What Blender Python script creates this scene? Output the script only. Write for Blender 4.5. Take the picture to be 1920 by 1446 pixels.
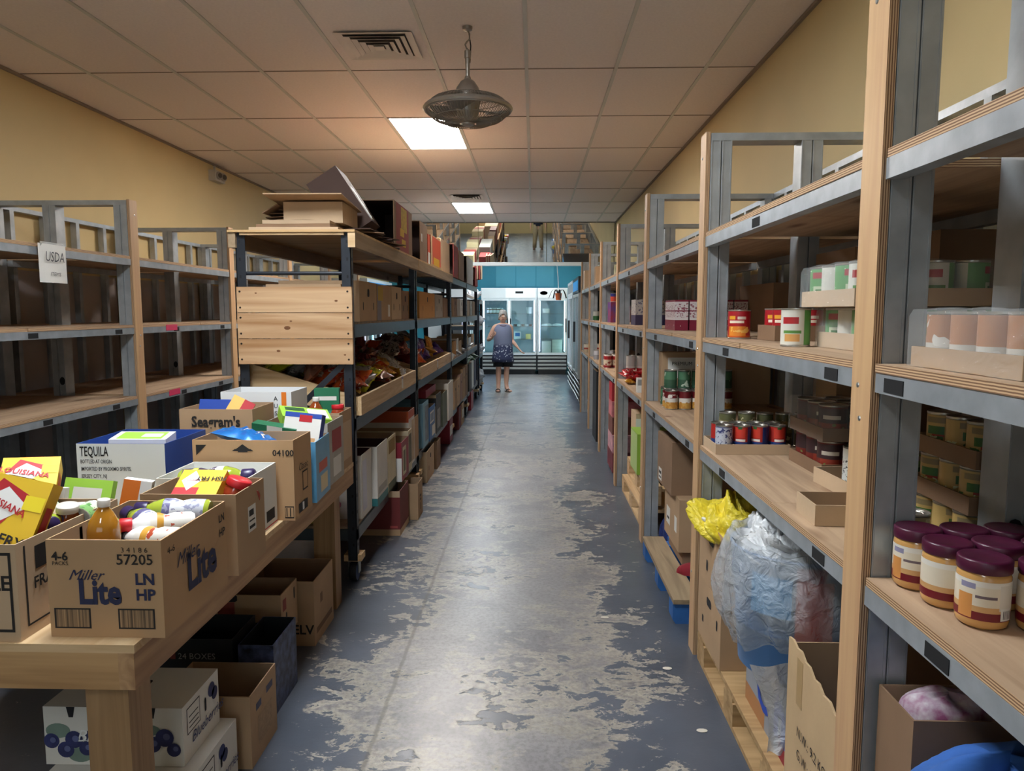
import bpy, bmesh, math, random
from mathutils import Vector, Matrix, Euler
R = random.Random(11)
scene = bpy.context.scene
for o in list(bpy.data.objects): bpy.data.objects.remove(o)
COL = scene.collection

# ---------------------------------------------------------------- camera, world, exposure
cam_d = bpy.data.cameras.new('camera'); cam = bpy.data.objects.new('camera', cam_d); COL.objects.link(cam)
cam_d.sensor_width = 36.0; cam_d.lens = 1362.2 / 1920 * 36; cam_d.clip_start = .02; cam_d.clip_end = 100
cam.location = (0, 0, 1.475); cam.rotation_euler = (math.pi/2 - .1011, 0, .0293)
scene.camera = cam
w = bpy.data.worlds.new('world'); scene.world = w; w.use_nodes = True
w.node_tree.nodes['Background'].inputs[0].default_value = (.84, .92, 1, 1); w.node_tree.nodes['Background'].inputs[1].default_value = 1.4
scene.view_settings.view_transform = 'Standard'; scene.view_settings.look = 'None'; scene.view_settings.gamma = 1
scene.view_settings.use_curve_mapping = False; scene.view_settings.exposure = 0.5
PANEL_WARM = 38.0; PANEL_COOL = 30.0; PANEL_NEAR = 37.0; PANEL_REAR = 12.0   # light of the ceiling panels, set in their builder

# ---------------------------------------------------------------- materials
def lin(c):
    if isinstance(c, str): c = [int(c[i:i+2], 16)/255 for i in (0, 2, 4)]
    return tuple(x/12.92 if x <= .04045 else ((x+.055)/1.055)**2.4 for x in c) + (1.0,)
MC = {}
def newmat(name):
    m = bpy.data.materials.new(name); m.use_nodes = True
    nt = m.node_tree; return m, nt, nt.nodes['Principled BSDF'], nt.nodes.new, nt.links.new
def mat(name, col, rough=.6, metal=0., var=.0, scale=8., bump=0., bscale=None, stretch=(1, 1, 1), col2=None, spec=None, rand=0.):
    """plain coloured surface with procedural mottling and fine relief"""
    if name in MC: return MC[name]
    m, nt, b, N, L = newmat(name)
    c = lin(col); b.inputs['Base Color'].default_value = c; b.inputs['Roughness'].default_value = rough; b.inputs['Metallic'].default_value = metal
    if spec is not None: b.inputs['Specular IOR Level'].default_value = spec
    if var or bump or col2:
        tc = N('ShaderNodeTexCoord'); mp = N('ShaderNodeMapping'); mp.inputs['Scale'].default_value = stretch; L(tc.outputs['Object'], mp.inputs[0])
        nz = N('ShaderNodeTexNoise'); nz.inputs['Scale'].default_value = scale; nz.inputs['Detail'].default_value = 5; L(mp.outputs[0], nz.inputs['Vector'])
        rp = N('ShaderNodeValToRGB'); rp.color_ramp.elements[0].position = .32; rp.color_ramp.elements[1].position = .68
        c2 = lin(col2) if col2 else tuple(min(1, x*(1+var)) for x in c[:3]) + (1,)
        rp.color_ramp.elements[0].color = tuple(x*(1-var) for x in c[:3]) + (1,); rp.color_ramp.elements[1].color = c2
        L(nz.outputs[0], rp.inputs[0])
        out = rp.outputs[0]
        if rand:
            oi = N('ShaderNodeObjectInfo'); hs = N('ShaderNodeHueSaturation'); mr = N('ShaderNodeMapRange')
            mr.inputs[3].default_value = 1-rand; mr.inputs[4].default_value = 1+rand
            L(oi.outputs['Random'], mr.inputs[0]); L(mr.outputs[0], hs.inputs['Value']); L(out, hs.inputs['Color']); out = hs.outputs[0]
        L(out, b.inputs['Base Color'])
        if bump:
            n2 = N('ShaderNodeTexNoise'); n2.inputs['Scale'].default_value = bscale or scale*6; n2.inputs['Detail'].default_value = 3; L(mp.outputs[0], n2.inputs['Vector'])
            bp = N('ShaderNodeBump'); bp.inputs['Strength'].default_value = bump; bp.inputs['Distance'].default_value = .004
            L(n2.outputs[0], bp.inputs['Height']); L(bp.outputs[0], b.inputs['Normal'])
    MC[name] = m; return m
def emis(name, col, s):
    if name in MC: return MC[name]
    m, nt, b, N, L = newmat(name); c = lin(col)
    b.inputs['Base Color'].default_value = (.8, .8, .8, 1); b.inputs['Emission Color'].default_value = c; b.inputs['Emission Strength'].default_value = s
    MC[name] = m; return m
def wood(name, c1, c2, axis=0, scale=5., rough=.55, knots=True):
    """lumber: grain streaks drawn out along one axis, with darker knots"""
    if name in MC: return MC[name]
    m, nt, b, N, L = newmat(name)
    tc = N('ShaderNodeTexCoord'); mp = N('ShaderNodeMapping'); st = [scale*6]*3; st[axis] = scale*.35; mp.inputs['Scale'].default_value = st
    oi = N('ShaderNodeObjectInfo'); ad = N('ShaderNodeVectorMath'); ad.operation = 'ADD'; mul = N('ShaderNodeMath'); mul.operation = 'MULTIPLY'; mul.inputs[1].default_value = 37
    L(oi.outputs['Random'], mul.inputs[0]); L(tc.outputs['Object'], ad.inputs[0]); L(mul.outputs[0], ad.inputs[1]); L(ad.outputs[0], mp.inputs[0])
    nz = N('ShaderNodeTexNoise'); nz.inputs['Scale'].default_value = 1; nz.inputs['Detail'].default_value = 6; nz.inputs['Distortion'].default_value = 1.1; L(mp.outputs[0], nz.inputs['Vector'])
    rp = N('ShaderNodeValToRGB'); rp.color_ramp.elements[0].position = .33; rp.color_ramp.elements[1].position = .66
    rp.color_ramp.elements[0].color = lin(c2); rp.color_ramp.elements[1].color = lin(c1); L(nz.outputs[0], rp.inputs[0])
    out = rp.outputs[0]
    if knots:
        mp2 = N('ShaderNodeMapping'); s2 = [5.]*3; s2[axis] = 1.7; mp2.inputs['Scale'].default_value = s2; L(ad.outputs[0], mp2.inputs[0])
        vo = N('ShaderNodeTexVoronoi'); vo.inputs['Scale'].default_value = 1; L(mp2.outputs[0], vo.inputs['Vector'])
        r2 = N('ShaderNodeValToRGB'); r2.color_ramp.elements[0].position = .06; r2.color_ramp.elements[1].position = .17
        r2.color_ramp.elements[0].color = (.35, .2, .1, 1); r2.color_ramp.elements[1].color = (1, 1, 1, 1); L(vo.outputs['Distance'], r2.inputs[0])
        mx = N('ShaderNodeMix'); mx.data_type = 'RGBA'; mx.blend_type = 'MULTIPLY'; mx.inputs[0].default_value = 1; L(out, mx.inputs[6]); L(r2.outputs[0], mx.inputs[7]); out = mx.outputs[2]
    L(out, b.inputs['Base Color']); b.inputs['Roughness'].default_value = rough
    bp = N('ShaderNodeBump'); bp.inputs['Strength'].default_value = .15; bp.inputs['Distance'].default_value = .003; L(nz.outputs[0], bp.inputs['Height']); L(bp.outputs[0], b.inputs['Normal'])
    MC[name] = m; return m
def plyedge(name, axis):
    """plywood cut edge: veneers in turn light and dark across the thickness"""
    if name in MC: return MC[name]
    m, nt, b, N, L = newmat(name)
    tc = N('ShaderNodeTexCoord'); wv = N('ShaderNodeTexWave'); wv.bands_direction = axis; wv.inputs['Scale'].default_value = 62; wv.inputs['Distortion'].default_value = .7; wv.inputs['Detail'].default_value = 2
    L(tc.outputs['Object'], wv.inputs['Vector']); rp = N('ShaderNodeValToRGB'); rp.color_ramp.elements[0].color = lin('77543a'); rp.color_ramp.elements[1].color = lin('c9a882')
    rp.color_ramp.elements[0].position = .25; rp.color_ramp.elements[1].position = .7
    L(wv.outputs[0], rp.inputs[0]); L(rp.outputs[0], b.inputs['Base Color']); b.inputs['Roughness'].default_value = .7
    MC[name] = m; return m
def floormat():
    m, nt, b, N, L = newmat('worn_painted_concrete')
    tc = N('ShaderNodeTexCoord'); geo = tc.outputs['Object']
    def noise(sc, det, dist, st, rough=.55):
        mp = N('ShaderNodeMapping'); mp.inputs['Scale'].default_value = st; L(geo, mp.inputs[0])
        n = N('ShaderNodeTexNoise'); n.inputs['Scale'].default_value = sc; n.inputs['Detail'].default_value = det; n.inputs['Distortion'].default_value = dist; n.inputs['Roughness'].default_value = rough
        L(mp.outputs[0], n.inputs['Vector']); return n.outputs[0]
    def math_(op, a, c):
        n = N('ShaderNodeMath'); n.operation = op
        for i, q in enumerate((a, c)):
            if isinstance(q, (int, float)): n.inputs[i].default_value = q
            else: L(q, n.inputs[i])
        return n.outputs[0]
    def ramp(v, p0, p1, c0=(0, 0, 0, 1), c1=(1, 1, 1, 1)):
        r = N('ShaderNodeValToRGB'); r.color_ramp.elements[0].position = p0; r.color_ramp.elements[1].position = p1
        r.color_ramp.elements[0].color = c0; r.color_ramp.elements[1].color = c1; L(v, r.inputs[0]); return r.outputs[0]
    def mix(f, a, c):
        x = N('ShaderNodeMix'); x.data_type = 'RGBA'
        for i, q in ((0, f), (6, a), (7, c)):
            if isinstance(q, tuple): x.inputs[i].default_value = q
            elif isinstance(q, float): x.inputs[i].default_value = q
            else: L(q, x.inputs[i])
        return x.outputs[2]
    # foot traffic wears the middle of the aisle bare; towards the sides the paint survives in ragged islands
    big = noise(1.7, 8, .4, (1, 1.2, 1), .6)
    mid = noise(5.2, 8, .8, (1, 1.5, 1), .66)
    fine = noise(17, 7, .6, (1, 1.5, 1), .7)
    sx = N('ShaderNodeSeparateXYZ'); L(geo, sx.inputs[0])
    off = math_('ABSOLUTE', math_('ADD', sx.outputs[0], .17), 0)
    traffic = N('ShaderNodeMapRange'); traffic.interpolation_type = 'SMOOTHSTEP'; traffic.inputs[1].default_value = .1; traffic.inputs[2].default_value = 1.05; traffic.inputs[3].default_value = .085; traffic.inputs[4].default_value = -.075; L(off, traffic.inputs[0])
    f = math_('ADD', math_('ADD', math_('ADD', math_('MULTIPLY', big, .40), math_('MULTIPLY', mid, .38)), math_('MULTIPLY', fine, .22)), traffic.outputs[0])
    mask = ramp(f, .514, .524)
    paint = ramp(noise(2.2, 4, .2, (1, 1, 1)), .3, .7, lin('464c56'), lin('585e69'))
    fresh = ramp(mid, .3, .72, lin('87827a'), lin('b0a99c'))
    slickc = ramp(noise(2.3, 8, .5, (1, .8, 1), .65), .3, .7, lin('66656a'), lin('928f8f'))
    grime = ramp(noise(52, 5, 0, (1, 1, 1), .7), .36, .56, (.5, .49, .48, 1), (1, 1, 1, 1))
    conc = mix(ramp(f, .53, .585), fresh, slickc)
    mm = N('ShaderNodeMix'); mm.data_type = 'RGBA'; mm.blend_type = 'MULTIPLY'; mm.inputs[0].default_value = .6; L(conc, mm.inputs[6]); L(grime, mm.inputs[7])
    base = mix(mask, paint, mm.outputs[2])
    # one long saw-cut joint
    j = math_('ABSOLUTE', math_('ADD', math_('ADD', sx.outputs[0], .56), math_('MULTIPLY', noise(9, 3, 0, (0, 1, 1)), -.02)), 0)
    joint = ramp(j, .004, .012)
    base = mix(math_('MULTIPLY', math_('SUBTRACT', 1.0, joint), .55), base, lin('4e4b46'))
    L(base, b.inputs['Base Color'])
    rr = N('ShaderNodeMapRange'); rr.inputs[3].default_value = .28; rr.inputs[4].default_value = .34; L(f, rr.inputs[0]); rr.inputs[1].default_value = .4; rr.inputs[2].default_value = .62
    L(rr.outputs[0], b.inputs['Roughness'])
    bp = N('ShaderNodeBump'); bp.inputs['Strength'].default_value = .3; bp.inputs['Distance'].default_value = .005
    hh = math_('ADD', math_('MULTIPLY', mask, -.6), math_('MULTIPLY', fine, .5)); L(hh, bp.inputs['Height']); L(bp.outputs[0], b.inputs['Normal'])
    return m
def glassmat(name, tint='e8f4f2', op=.12):
    if name in MC: return MC[name]
    m, nt, b, N, L = newmat(name)
    tr = N('ShaderNodeBsdfTransparent'); gl = N('ShaderNodeBsdfGlossy'); gl.inputs['Roughness'].default_value = .03; tr.inputs[0].default_value = lin(tint)
    fr = N('ShaderNodeLayerWeight'); fr.inputs[0].default_value = .25; ma = N('ShaderNodeMath'); ma.operation = 'MULTIPLY_ADD'; ma.inputs[1].default_value = .6; ma.inputs[2].default_value = op*.5; ma.use_clamp = True
    mx = N('ShaderNodeMixShader'); L(fr.outputs['Fresnel'], ma.inputs[0]); L(ma.outputs[0], mx.inputs[0]); L(tr.outputs[0], mx.inputs[1]); L(gl.outputs[0], mx.inputs[2])
    L(mx.outputs[0], nt.nodes['Material Output'].inputs[0]); MC[name] = m; return m
def filmmat(name, col, op, rough=.2, bump=.5):
    """thin plastic film"""
    if name in MC: return MC[name]
    m, nt, b, N, L = newmat(name)
    b.inputs['Base Color'].default_value = lin(col); b.inputs['Roughness'].default_value = rough
    tc = N('ShaderNodeTexCoord'); n = N('ShaderNodeTexNoise'); n.inputs['Scale'].default_value = 22; n.inputs['Detail'].default_value = 4; n.inputs['Distortion'].default_value = 1.2; L(tc.outputs['Object'], n.inputs['Vector'])
    bp = N('ShaderNodeBump'); bp.inputs['Strength'].default_value = bump; bp.inputs['Distance'].default_value = .02; L(n.outputs[0], bp.inputs['Height']); L(bp.outputs[0], b.inputs['Normal'])
    tr = N('ShaderNodeBsdfTransparent'); mx = N('ShaderNodeMixShader'); mx.inputs[0].default_value = op
    L(tr.outputs[0], mx.inputs[1]); L(b.outputs[0], mx.inputs[2]); L(mx.outputs[0], nt.nodes['Material Output'].inputs[0]); MC[name] = m; return m

GALV = mat('galvanised_steel', 'a6adb3', .36, .48, .14, 14, .05)
STUD = mat('steel_stud', 'a6abae', .4, .42, .16, 10, .05)
PINE = wood('pine_board', 'd3b58c', 'b99568', 0)
PINEY = wood('pine_board_long', 'd0b48c', 'b59368', 1)
PINEZ = wood('pine_post', 'c9a272', 'ab8555', 2, 4)
PLYTOP = wood('plywood_sheet', 'bfa386', 'a3876c', 1, 3.2, .6, True)
PLYFACE = wood('plywood_strip', 'c9a478', 'b8906a', 2, 4, .5, False)
EDGEZ = plyedge('plywood_edge_flat', 'Z'); EDGEX = plyedge('plywood_edge_upright', 'X')
BLACKST = mat('black_rack_steel', '2a2e36', .42, .35, .15, 12)
BEAMST = mat('slate_rack_beam', '465058', .38, .45, .15, 9)
PARTB = mat('particle_board', '8f7a64', .8, 0, .2, 30)
DARK = mat('black_print', '15151a', .8)
VELCRO = mat('black_velcro', '0d0d10', .95)
CARD = mat('cardboard', 'a98b6b', .82, 0, .07, 5, .12, 60, rand=.05)
CARDL = mat('light_cardboard', 'bca284', .82, 0, .06, 5, .12, 60, rand=.05)
CARDD = mat('brown_cardboard', '85684f', .84, 0, .08, 5, .12, 60, rand=.05)
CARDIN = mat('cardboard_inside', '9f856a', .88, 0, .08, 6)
WHITE = mat('white_print', 'e4e4e2', .55); PAPER = mat('white_paper', 'd8d6d0', .7, 0, .03, 5)
STEEL = mat('brushed_steel', 'a9adad', .28, .9, .08, 30, 0, None, (1, 1, 12))
BACKP = mat('grey_hardboard', 'b5aaa4', .75, 0, .06, 3)
WALLY = mat('yellow_wall_paint', 'd0ba88', .62, 0, .05, 1.2, .08, 90)
RUBBER = mat('black_rubber', '141418', .7)

# ---------------------------------------------------------------- mesh helpers
class MB:
    def __init__(s): s.v = []; s.f = []; s.m = []
    def face(s, idx, mi=0): s.f.append(tuple(idx)); s.m.append(mi)
    def box(s, x0, x1, y0, y1, z0, z1, mi=0, skip='', fm=None, M=None):
        n = len(s.v); c = [Vector((x, y, z)) for z in (z0, z1) for y in (y0, y1) for x in (x0, x1)]
        s.v += [tuple(M @ p) if M else tuple(p) for p in c]
        F = {'b': (0, 2, 3, 1), 't': (4, 5, 7, 6), 'f': (0, 1, 5, 4), 'k': (2, 6, 7, 3), 'l': (0, 4, 6, 2), 'r': (1, 3, 7, 5)}
        for k, q in F.items():
            if k not in skip: s.face([n+i for i in q], (fm or {}).get(k, mi))
        return s
    def obox(s, c, size, rot=(0, 0, 0), mi=0, fm=None):
        M = Matrix.Translation(c) @ Euler(rot).to_matrix().to_4x4(); a, b, d = [q/2 for q in size]
        return s.box(-a, a, -b, b, -d, d, mi, '', fm, M)
    def bar(s, p, q, wd, th, mi=0, up=(0, 0, 1)):
        p = Vector(p); q = Vector(q); d = q-p; z = d.normalized(); x = Vector(up).cross(z)
        if x.length < 1e-5: x = Vector((1, 0, 0))
        x.normalize(); y = z.cross(x); M = Matrix((x, y, z)).transposed().to_4x4(); M.translation = p
        return s.box(-wd/2, wd/2, -th/2, th/2, 0, d.length, mi, '', None, M)
    def tube(s, pts, r, n=8, mi=0, closed=False, caps=True):
        pts = [Vector(p) for p in pts]; N_ = len(pts); base = len(s.v); rr = r if isinstance(r, (list, tuple)) else [r]*N_
        prev = None
        for i, p in enumerate(pts):
            a = pts[(i-1) % N_] if (closed or i > 0) else p; b = pts[(i+1) % N_] if (closed or i < N_-1) else p
            t = (b-a).normalized()
            x = prev - t*prev.dot(t) if prev is not None else t.cross(Vector((0, 0, 1)) if abs(t.z) < .9 else Vector((1, 0, 0)))
            x.normalize(); prev = x; y = t.cross(x)
            for k in range(n):
                a_ = 2*math.pi*k/n; s.v.append(tuple(p+(x*math.cos(a_)+y*math.sin(a_))*rr[i]))
        for i in range(N_ if closed else N_-1):
            for k in range(n):
                a0 = base+i*n+k; a1 = base+i*n+(k+1) % n; b0 = base+((i+1) % N_)*n+k; b1 = base+((i+1) % N_)*n+(k+1) % n
                s.face((a0, a1, b1, b0), mi)
        if caps and not closed:
            s.face([base+k for k in range(n)][::-1], mi); s.face([base+(N_-1)*n+k for k in range(n)], mi)
        return s
    def lathe(s, prof, n=20, mi=0, mats=None, M=None, sq=(1, 1)):
        base = len(s.v)
        for r, z in prof:
            for k in range(n):
                a = 2*math.pi*k/n; p = Vector((r*math.cos(a)*sq[0], r*math.sin(a)*sq[1], z)); s.v.append(tuple(M @ p) if M else tuple(p))
        for i in range(len(prof)-1):
            for k in range(n):
                s.face((base+i*n+k, base+i*n+(k+1) % n, base+(i+1)*n+(k+1) % n, base+(i+1)*n+k), mats[i] if mats else mi)
        if prof[0][0] > 1e-4: s.face([base+k for k in range(n)][::-1], mats[0] if mats else mi)
        if prof[-1][0] > 1e-4: s.face([base+(len(prof)-1)*n+k for k in range(n)], mats[-1] if mats else mi)
        return s
    def quad(s, a, b, c, d, mi=0):
        n = len(s.v); s.v += [tuple(a), tuple(b), tuple(c), tuple(d)]; s.face((n, n+1, n+2, n+3), mi); return s
    def prism(s, poly, h, M=None, mi=0):
        """polygon in local XY pushed up by h"""
        n = len(s.v); k = len(poly)
        for z in (0, h):
            for x, y in poly: p = Vector((x, y, z)); s.v.append(tuple(M @ p) if M else tuple(p))
        s.face([n+i for i in range(k)][::-1], mi); s.face([n+k+i for i in range(k)], mi)
        for i in range(k): s.face((n+i, n+(i+1) % k, n+k+(i+1) % k, n+k+i), mi)
        return s
    def grid(s, fn, nu, nv, mi=0):
        n = len(s.v)
        for j in range(nv+1):
            for i in range(nu+1): s.v.append(tuple(fn(i/nu, j/nv)))
        for j in range(nv):
            for i in range(nu): a = n+j*(nu+1)+i; s.face((a, a+1, a+nu+2, a+nu+1), mi)
        return s
    def mesh(s, name, mats, smooth=False, ang=.6):
        me = bpy.data.meshes.new(name); me.from_pydata(s.v, [], s.f)
        for m_ in (mats if isinstance(mats, (list, tuple)) else [mats]): me.materials.append(m_)
        me.polygons.foreach_set('material_index', s.m)
        if smooth:
            me.polygons.foreach_set('use_smooth', [True]*len(s.f))
            try: me.set_sharp_from_angle(angle=ang)
            except Exception: pass
        me.update(); return me
    def build(s, name, mats, parent=None, loc=(0, 0, 0), rot=(0, 0, 0), smooth=False, ang=.6):
        return put(name, s.mesh(name, mats, smooth, ang), parent, loc, rot)
def put(name, data, parent=None, loc=(0, 0, 0), rot=(0, 0, 0)):
    o = bpy.data.objects.new(name, data); COL.objects.link(o); o.parent = parent; o.location = loc; o.rotation_euler = rot; return o
def tag(o, label, cat, group=None, kind=None):
    o['label'] = label; o['category'] = cat
    if group: o['group'] = group
    if kind: o['kind'] = kind
    return o
def thing(name, label, cat, loc=(0, 0, 0), rz=0, group=None): return tag(put(name, None, None, loc, (0, 0, rz)), label, cat, group)
def struct(o): o['kind'] = 'structure'; return o
def dup(root, loc, rz=None, label=None, group=None, rot=None):
    def cp(o, par):
        c = o.copy(); COL.objects.link(c); c.parent = par
        for ch in o.children: cp(ch, c)
        return c
    r = cp(root, None); r.location = loc
    if rz is not None: r.rotation_euler = (0, 0, rz)
    if rot is not None: r.rotation_euler = rot
    if label: r['label'] = label
    if group: r['group'] = group
    return r
TX = {}
def textmesh(s, bold=0., shear=0., ext=.0, space=1.):
    k = (s, bold, shear, space)
    if k in TX: return TX[k]
    cu = bpy.data.curves.new('lettering', 'FONT'); cu.body = s; cu.size = 1; cu.align_x = 'CENTER'; cu.align_y = 'CENTER'; cu.resolution_u = 2
    cu.offset = bold; cu.shear = shear; cu.space_character = space
    o = bpy.data.objects.new('lettering', cu)
    me = bpy.data.meshes.new_from_object(o); me.materials.clear()
    bpy.data.objects.remove(o); TX[k] = me; return me
def text(parent, s, size, m, loc, rot, name='lettering', bold=0., shear=0., sx=1., space=1., fit=None):
    me = textmesh(s, bold, shear, 0, space)
    if fit: xs = [v.co.x for v in me.vertices]; sx = fit/((max(xs)-min(xs))*size)
    o = put(name, me, parent, loc, rot); o.scale = (size*sx, size, size)
    if not me.materials: me.materials.append(m)
    sl = o.material_slots[0]; sl.link = 'OBJECT'; sl.material = m
    return o
# ================================================================ the room
XL, XR, ZC, YB, YF = -3.607, 1.517, 3.13, -4.2, 18.2
YM = 13.85                                  # bulkhead carrying the mirror
fl = MB().box(XL, XR, YB, YF, -.1, 0).build('floor', floormat()); struct(fl)
struct(MB().box(XL-.12, XL, YB, YF, 0, 3.5).build('wall_left', WALLY))
struct(MB().box(XR, XR+.12, YB, YF, 0, 3.5).build('wall_right', WALLY))
# unseen shop front behind the viewer, its three windows added to supply daylight
wn = MB(); wn.box(XL-.12, XR+.12, YB-.12, YB, 0, .45); wn.box(XL-.12, XR+.12, YB-.12, YB, 2.75, 3.5); wn.box(XL-.12, XL+.3, YB-.12, YB, .45, 2.75); wn.box(XR-.3, XR+.12, YB-.12, YB, .45, 2.75)
struct(wn.build('wall_near', WALLY))
for k in range(3):
    x0 = XL+.3+k*(XR-XL-.6)/3; x1 = x0+(XR-XL-.6)/3
    wf_ = MB().box(x0, x0+.05, YB-.1, YB-.02, .45, 2.75); wf_.box(x1-.05, x1, YB-.1, YB-.02, .45, 2.75); wf_.box(x0+.05, x1-.05, YB-.1, YB-.02, .45, .5); wf_.box(x0+.05, x1-.05, YB-.1, YB-.02, 2.7, 2.75)
    wi = struct(wf_.build('window_%d' % (k+1), mat('window_frame', '8a8a88', .5, .3)))
    MB().box(x0+.05, x1-.05, YB-.065, YB-.06, .5, 2.7).build('pane', glassmat('window_glass', 'f2f6f5', .05), wi)
pd = bpy.data.lights.new('daylight_portal', 'AREA'); pd.shape = 'RECTANGLE'; pd.size = XR-XL-.6; pd.size_y = 2.3; pd.cycles.is_portal = True
put('daylight_portal', pd, None, ((XL+XR)/2, YB-.2, 1.6), (math.pi/2, 0, 0))
TURQ = mat('turquoise_wall_paint', '2f93b0', .55, 0, .05, 1.5)
wf = struct(MB().box(XL-.12, XR+.12, YF, YF+.12, 0, 3.5).build('wall_far', TURQ))
TURQ2 = mat('pale_turquoise_panel', '4aa9c4', .5, 0, .04, 2)
for a, b in ((-1.35, -.95), (-.93, -.45), (-.43, .05), (.07, .5), (.52, .95)):
    MB().box(a, b, YF-.012, YF, 2.1, 3.1).build('wall_panel', TURQ2 if a > -.95 and a < .3 else TURQ, wf)
# ceiling: plenum slab, lay-in tiles on a metal grid
TILE = mat('ceiling_tile', 'e9dfdb', .9, 0, .035, 60, .25, 160, rand=.025)
TBAR = mat('ceiling_grid_metal', 'c9c8c2', .5, .1, .05, 4)
TBARD = mat('ceiling_grid_dark', '8d7f72', .7)  # darker tone for the cross bars and wall trim
ce = struct(MB().box(XL-.12, XR+.12, YB, YF, ZC+.05, ZC+.17).build('ceiling', mat('plenum', '6b6259', .9)))
GX, GY, TW, TL = -.052, 3.9496, .6096, 1.2192
lights = {(-2, 2): 'w', (-2, 6): 'c', (-2, -2): 'n', (-2, -5): 'b', (-2, 9): 'f', (0, 9): 'f'}
vents = {(-2, 0): 4.69, (-2, 5): 10.72}
tile_me = MB().box(.003, TW-.003, .0025, TL-.0025, -.0, .015).mesh('ceiling_tile', TILE)
c0, c1 = -6, 2; r0, r1 = -7, 11
for c in range(c0, c1+1):
    for r in range(r0, r1+1):
        x = GX+c*TW; y = GY+r*TL
        if (c, r) in lights: continue
        if r == 7 and y > YM: continue
        a, b = max(x, XL), min(x+TW, XR); e = min(y+TL, YF)
        if a == x and b == x+TW and e == y+TL: put('ceiling_tile', tile_me, ce, (x, y, ZC+.002))
        else: MB().box(a+.003-x, b-.003-x, .0025, e-.0025-y, 0, .015).build('ceiling_tile', TILE, ce, (x, y, ZC+.002))
for c in range(c0, c1+2):
    x = GX+c*TW
    if XL < x < XR: MB().box(x-.012, x+.012, YB, YF, ZC-.005, ZC+.03).build('grid_runner', TBAR, ce)
for r in range(r0, r1+2):
    y = GY+r*TL
    if YB < y < YF: MB().box(XL, XR, y-.005, y+.005, ZC-.002, ZC+.02).build('grid_cross_bar', TBARD, ce)
struct(MB().box(XL, XL+.02, YB, YF, ZC-.02, ZC).build('trim_1', TBARD)); struct(MB().box(XR-.02, XR, YB, YF, ZC-.02, ZC).build('trim_2', TBARD))
# ceiling lights
LABL = {(-2, 2): 'bright square ceiling light panel just beyond the caged fan', (-2, 6): 'smaller looking far ceiling light panel beside the second air vent',
        (-2, -2): 'ceiling light panel overhead in front of the viewer, out of the picture', (-2, -5): 'ceiling light panel behind the viewer',
        (-2, 9): 'left ceiling light panel in the cooler room beyond the bulkhead', (0, 9): 'right ceiling light panel in the cooler room beyond the bulkhead'}
for (c, r), k in lights.items():
    x = GX+c*TW; y = GY+r*TL
    t = thing('ceiling_light', LABL[(c, r)], 'light', (x+TW/2, y+TL/2, ZC), 0, 'recessed ceiling light panels')
    hw, hl = TW/2-.004, TL/2-.004
    f = MB(); f.box(-hw, hw, -hl, -hl+.02, -.004, .03); f.box(-hw, hw, hl-.02, hl, -.004, .03); f.box(-hw, -hw+.02, -hl, hl, -.004, .03); f.box(hw-.02, hw, -hl, hl, -.004, .03)
    f.build('frame', mat('light_frame', 'd8d6d0', .5), t)
    em = {'w': emis('panel_glow_warm', (1, .975, .945), PANEL_WARM), 'c': emis('panel_glow_cool', (.93, .97, 1), PANEL_COOL), 'f': emis('panel_glow_far', (.9, .96, 1), 20.0), 'b': emis('panel_glow_rear', (.955, .98, 1), PANEL_REAR), 'n': emis('panel_glow_near', (.955, .98, 1), PANEL_NEAR)}[k]
    MB().box(-hw+.02, hw-.02, -hl+.02, hl-.02, .0, .006).build('diffuser', em, t)
    MB().box(-hw, hw, -hl, hl, .03, .04).build('housing', mat('light_frame', 'd8d6d0', .5), t)
# air vents: nested square louvres
VENT = mat('vent_enamel', 'd6cec6', .5, 0, .04, 6); VDK = mat('vent_throat', '5a514a', .9)
for (c, r), yc in vents.items():
    t = thing('air_vent', 'square louvred ceiling air vent in front of the fan' if r == 0 else 'small louvred air vent next to the far light panel', 'vent', (GX+c*TW+.31, yc, ZC-.004), 0, 'ceiling air vents')
    MB().box(-.19, .19, -.19, .19, -.001, .004).build('throat', VDK, t)
    for k, (h, z0) in enumerate(((.235, -.004), (.185, -.014), (.145, -.016), (.105, -.018), (.065, -.02))):
        f = MB(); wd = .045 if k == 0 else .03; i = h-wd; z1 = z0-.004 if k == 0 else z0
        o_ = [(-h, -h), (h, -h), (h, h), (-h, h)]; n_ = [(-i, -i), (i, -i), (i, i), (-i, i)]
        zz = z0+(.003 if k == 0 else .009)
        for q in range(4):
            p = (q+1) % 4
            f.quad((*o_[p], z1), (*o_[q], z1), (*n_[q], zz), (*n_[p], zz)); f.quad((*o_[q], z1+.002), (*o_[p], z1+.002), (*n_[p], zz+.002), (*n_[q], zz+.002))
        f.build('frame' if k == 0 else 'louvre', VENT, t)
    MB().box(-.03, .03, -.03, .03, -.02, -.016).build('centre_plate', VENT, t)
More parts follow.
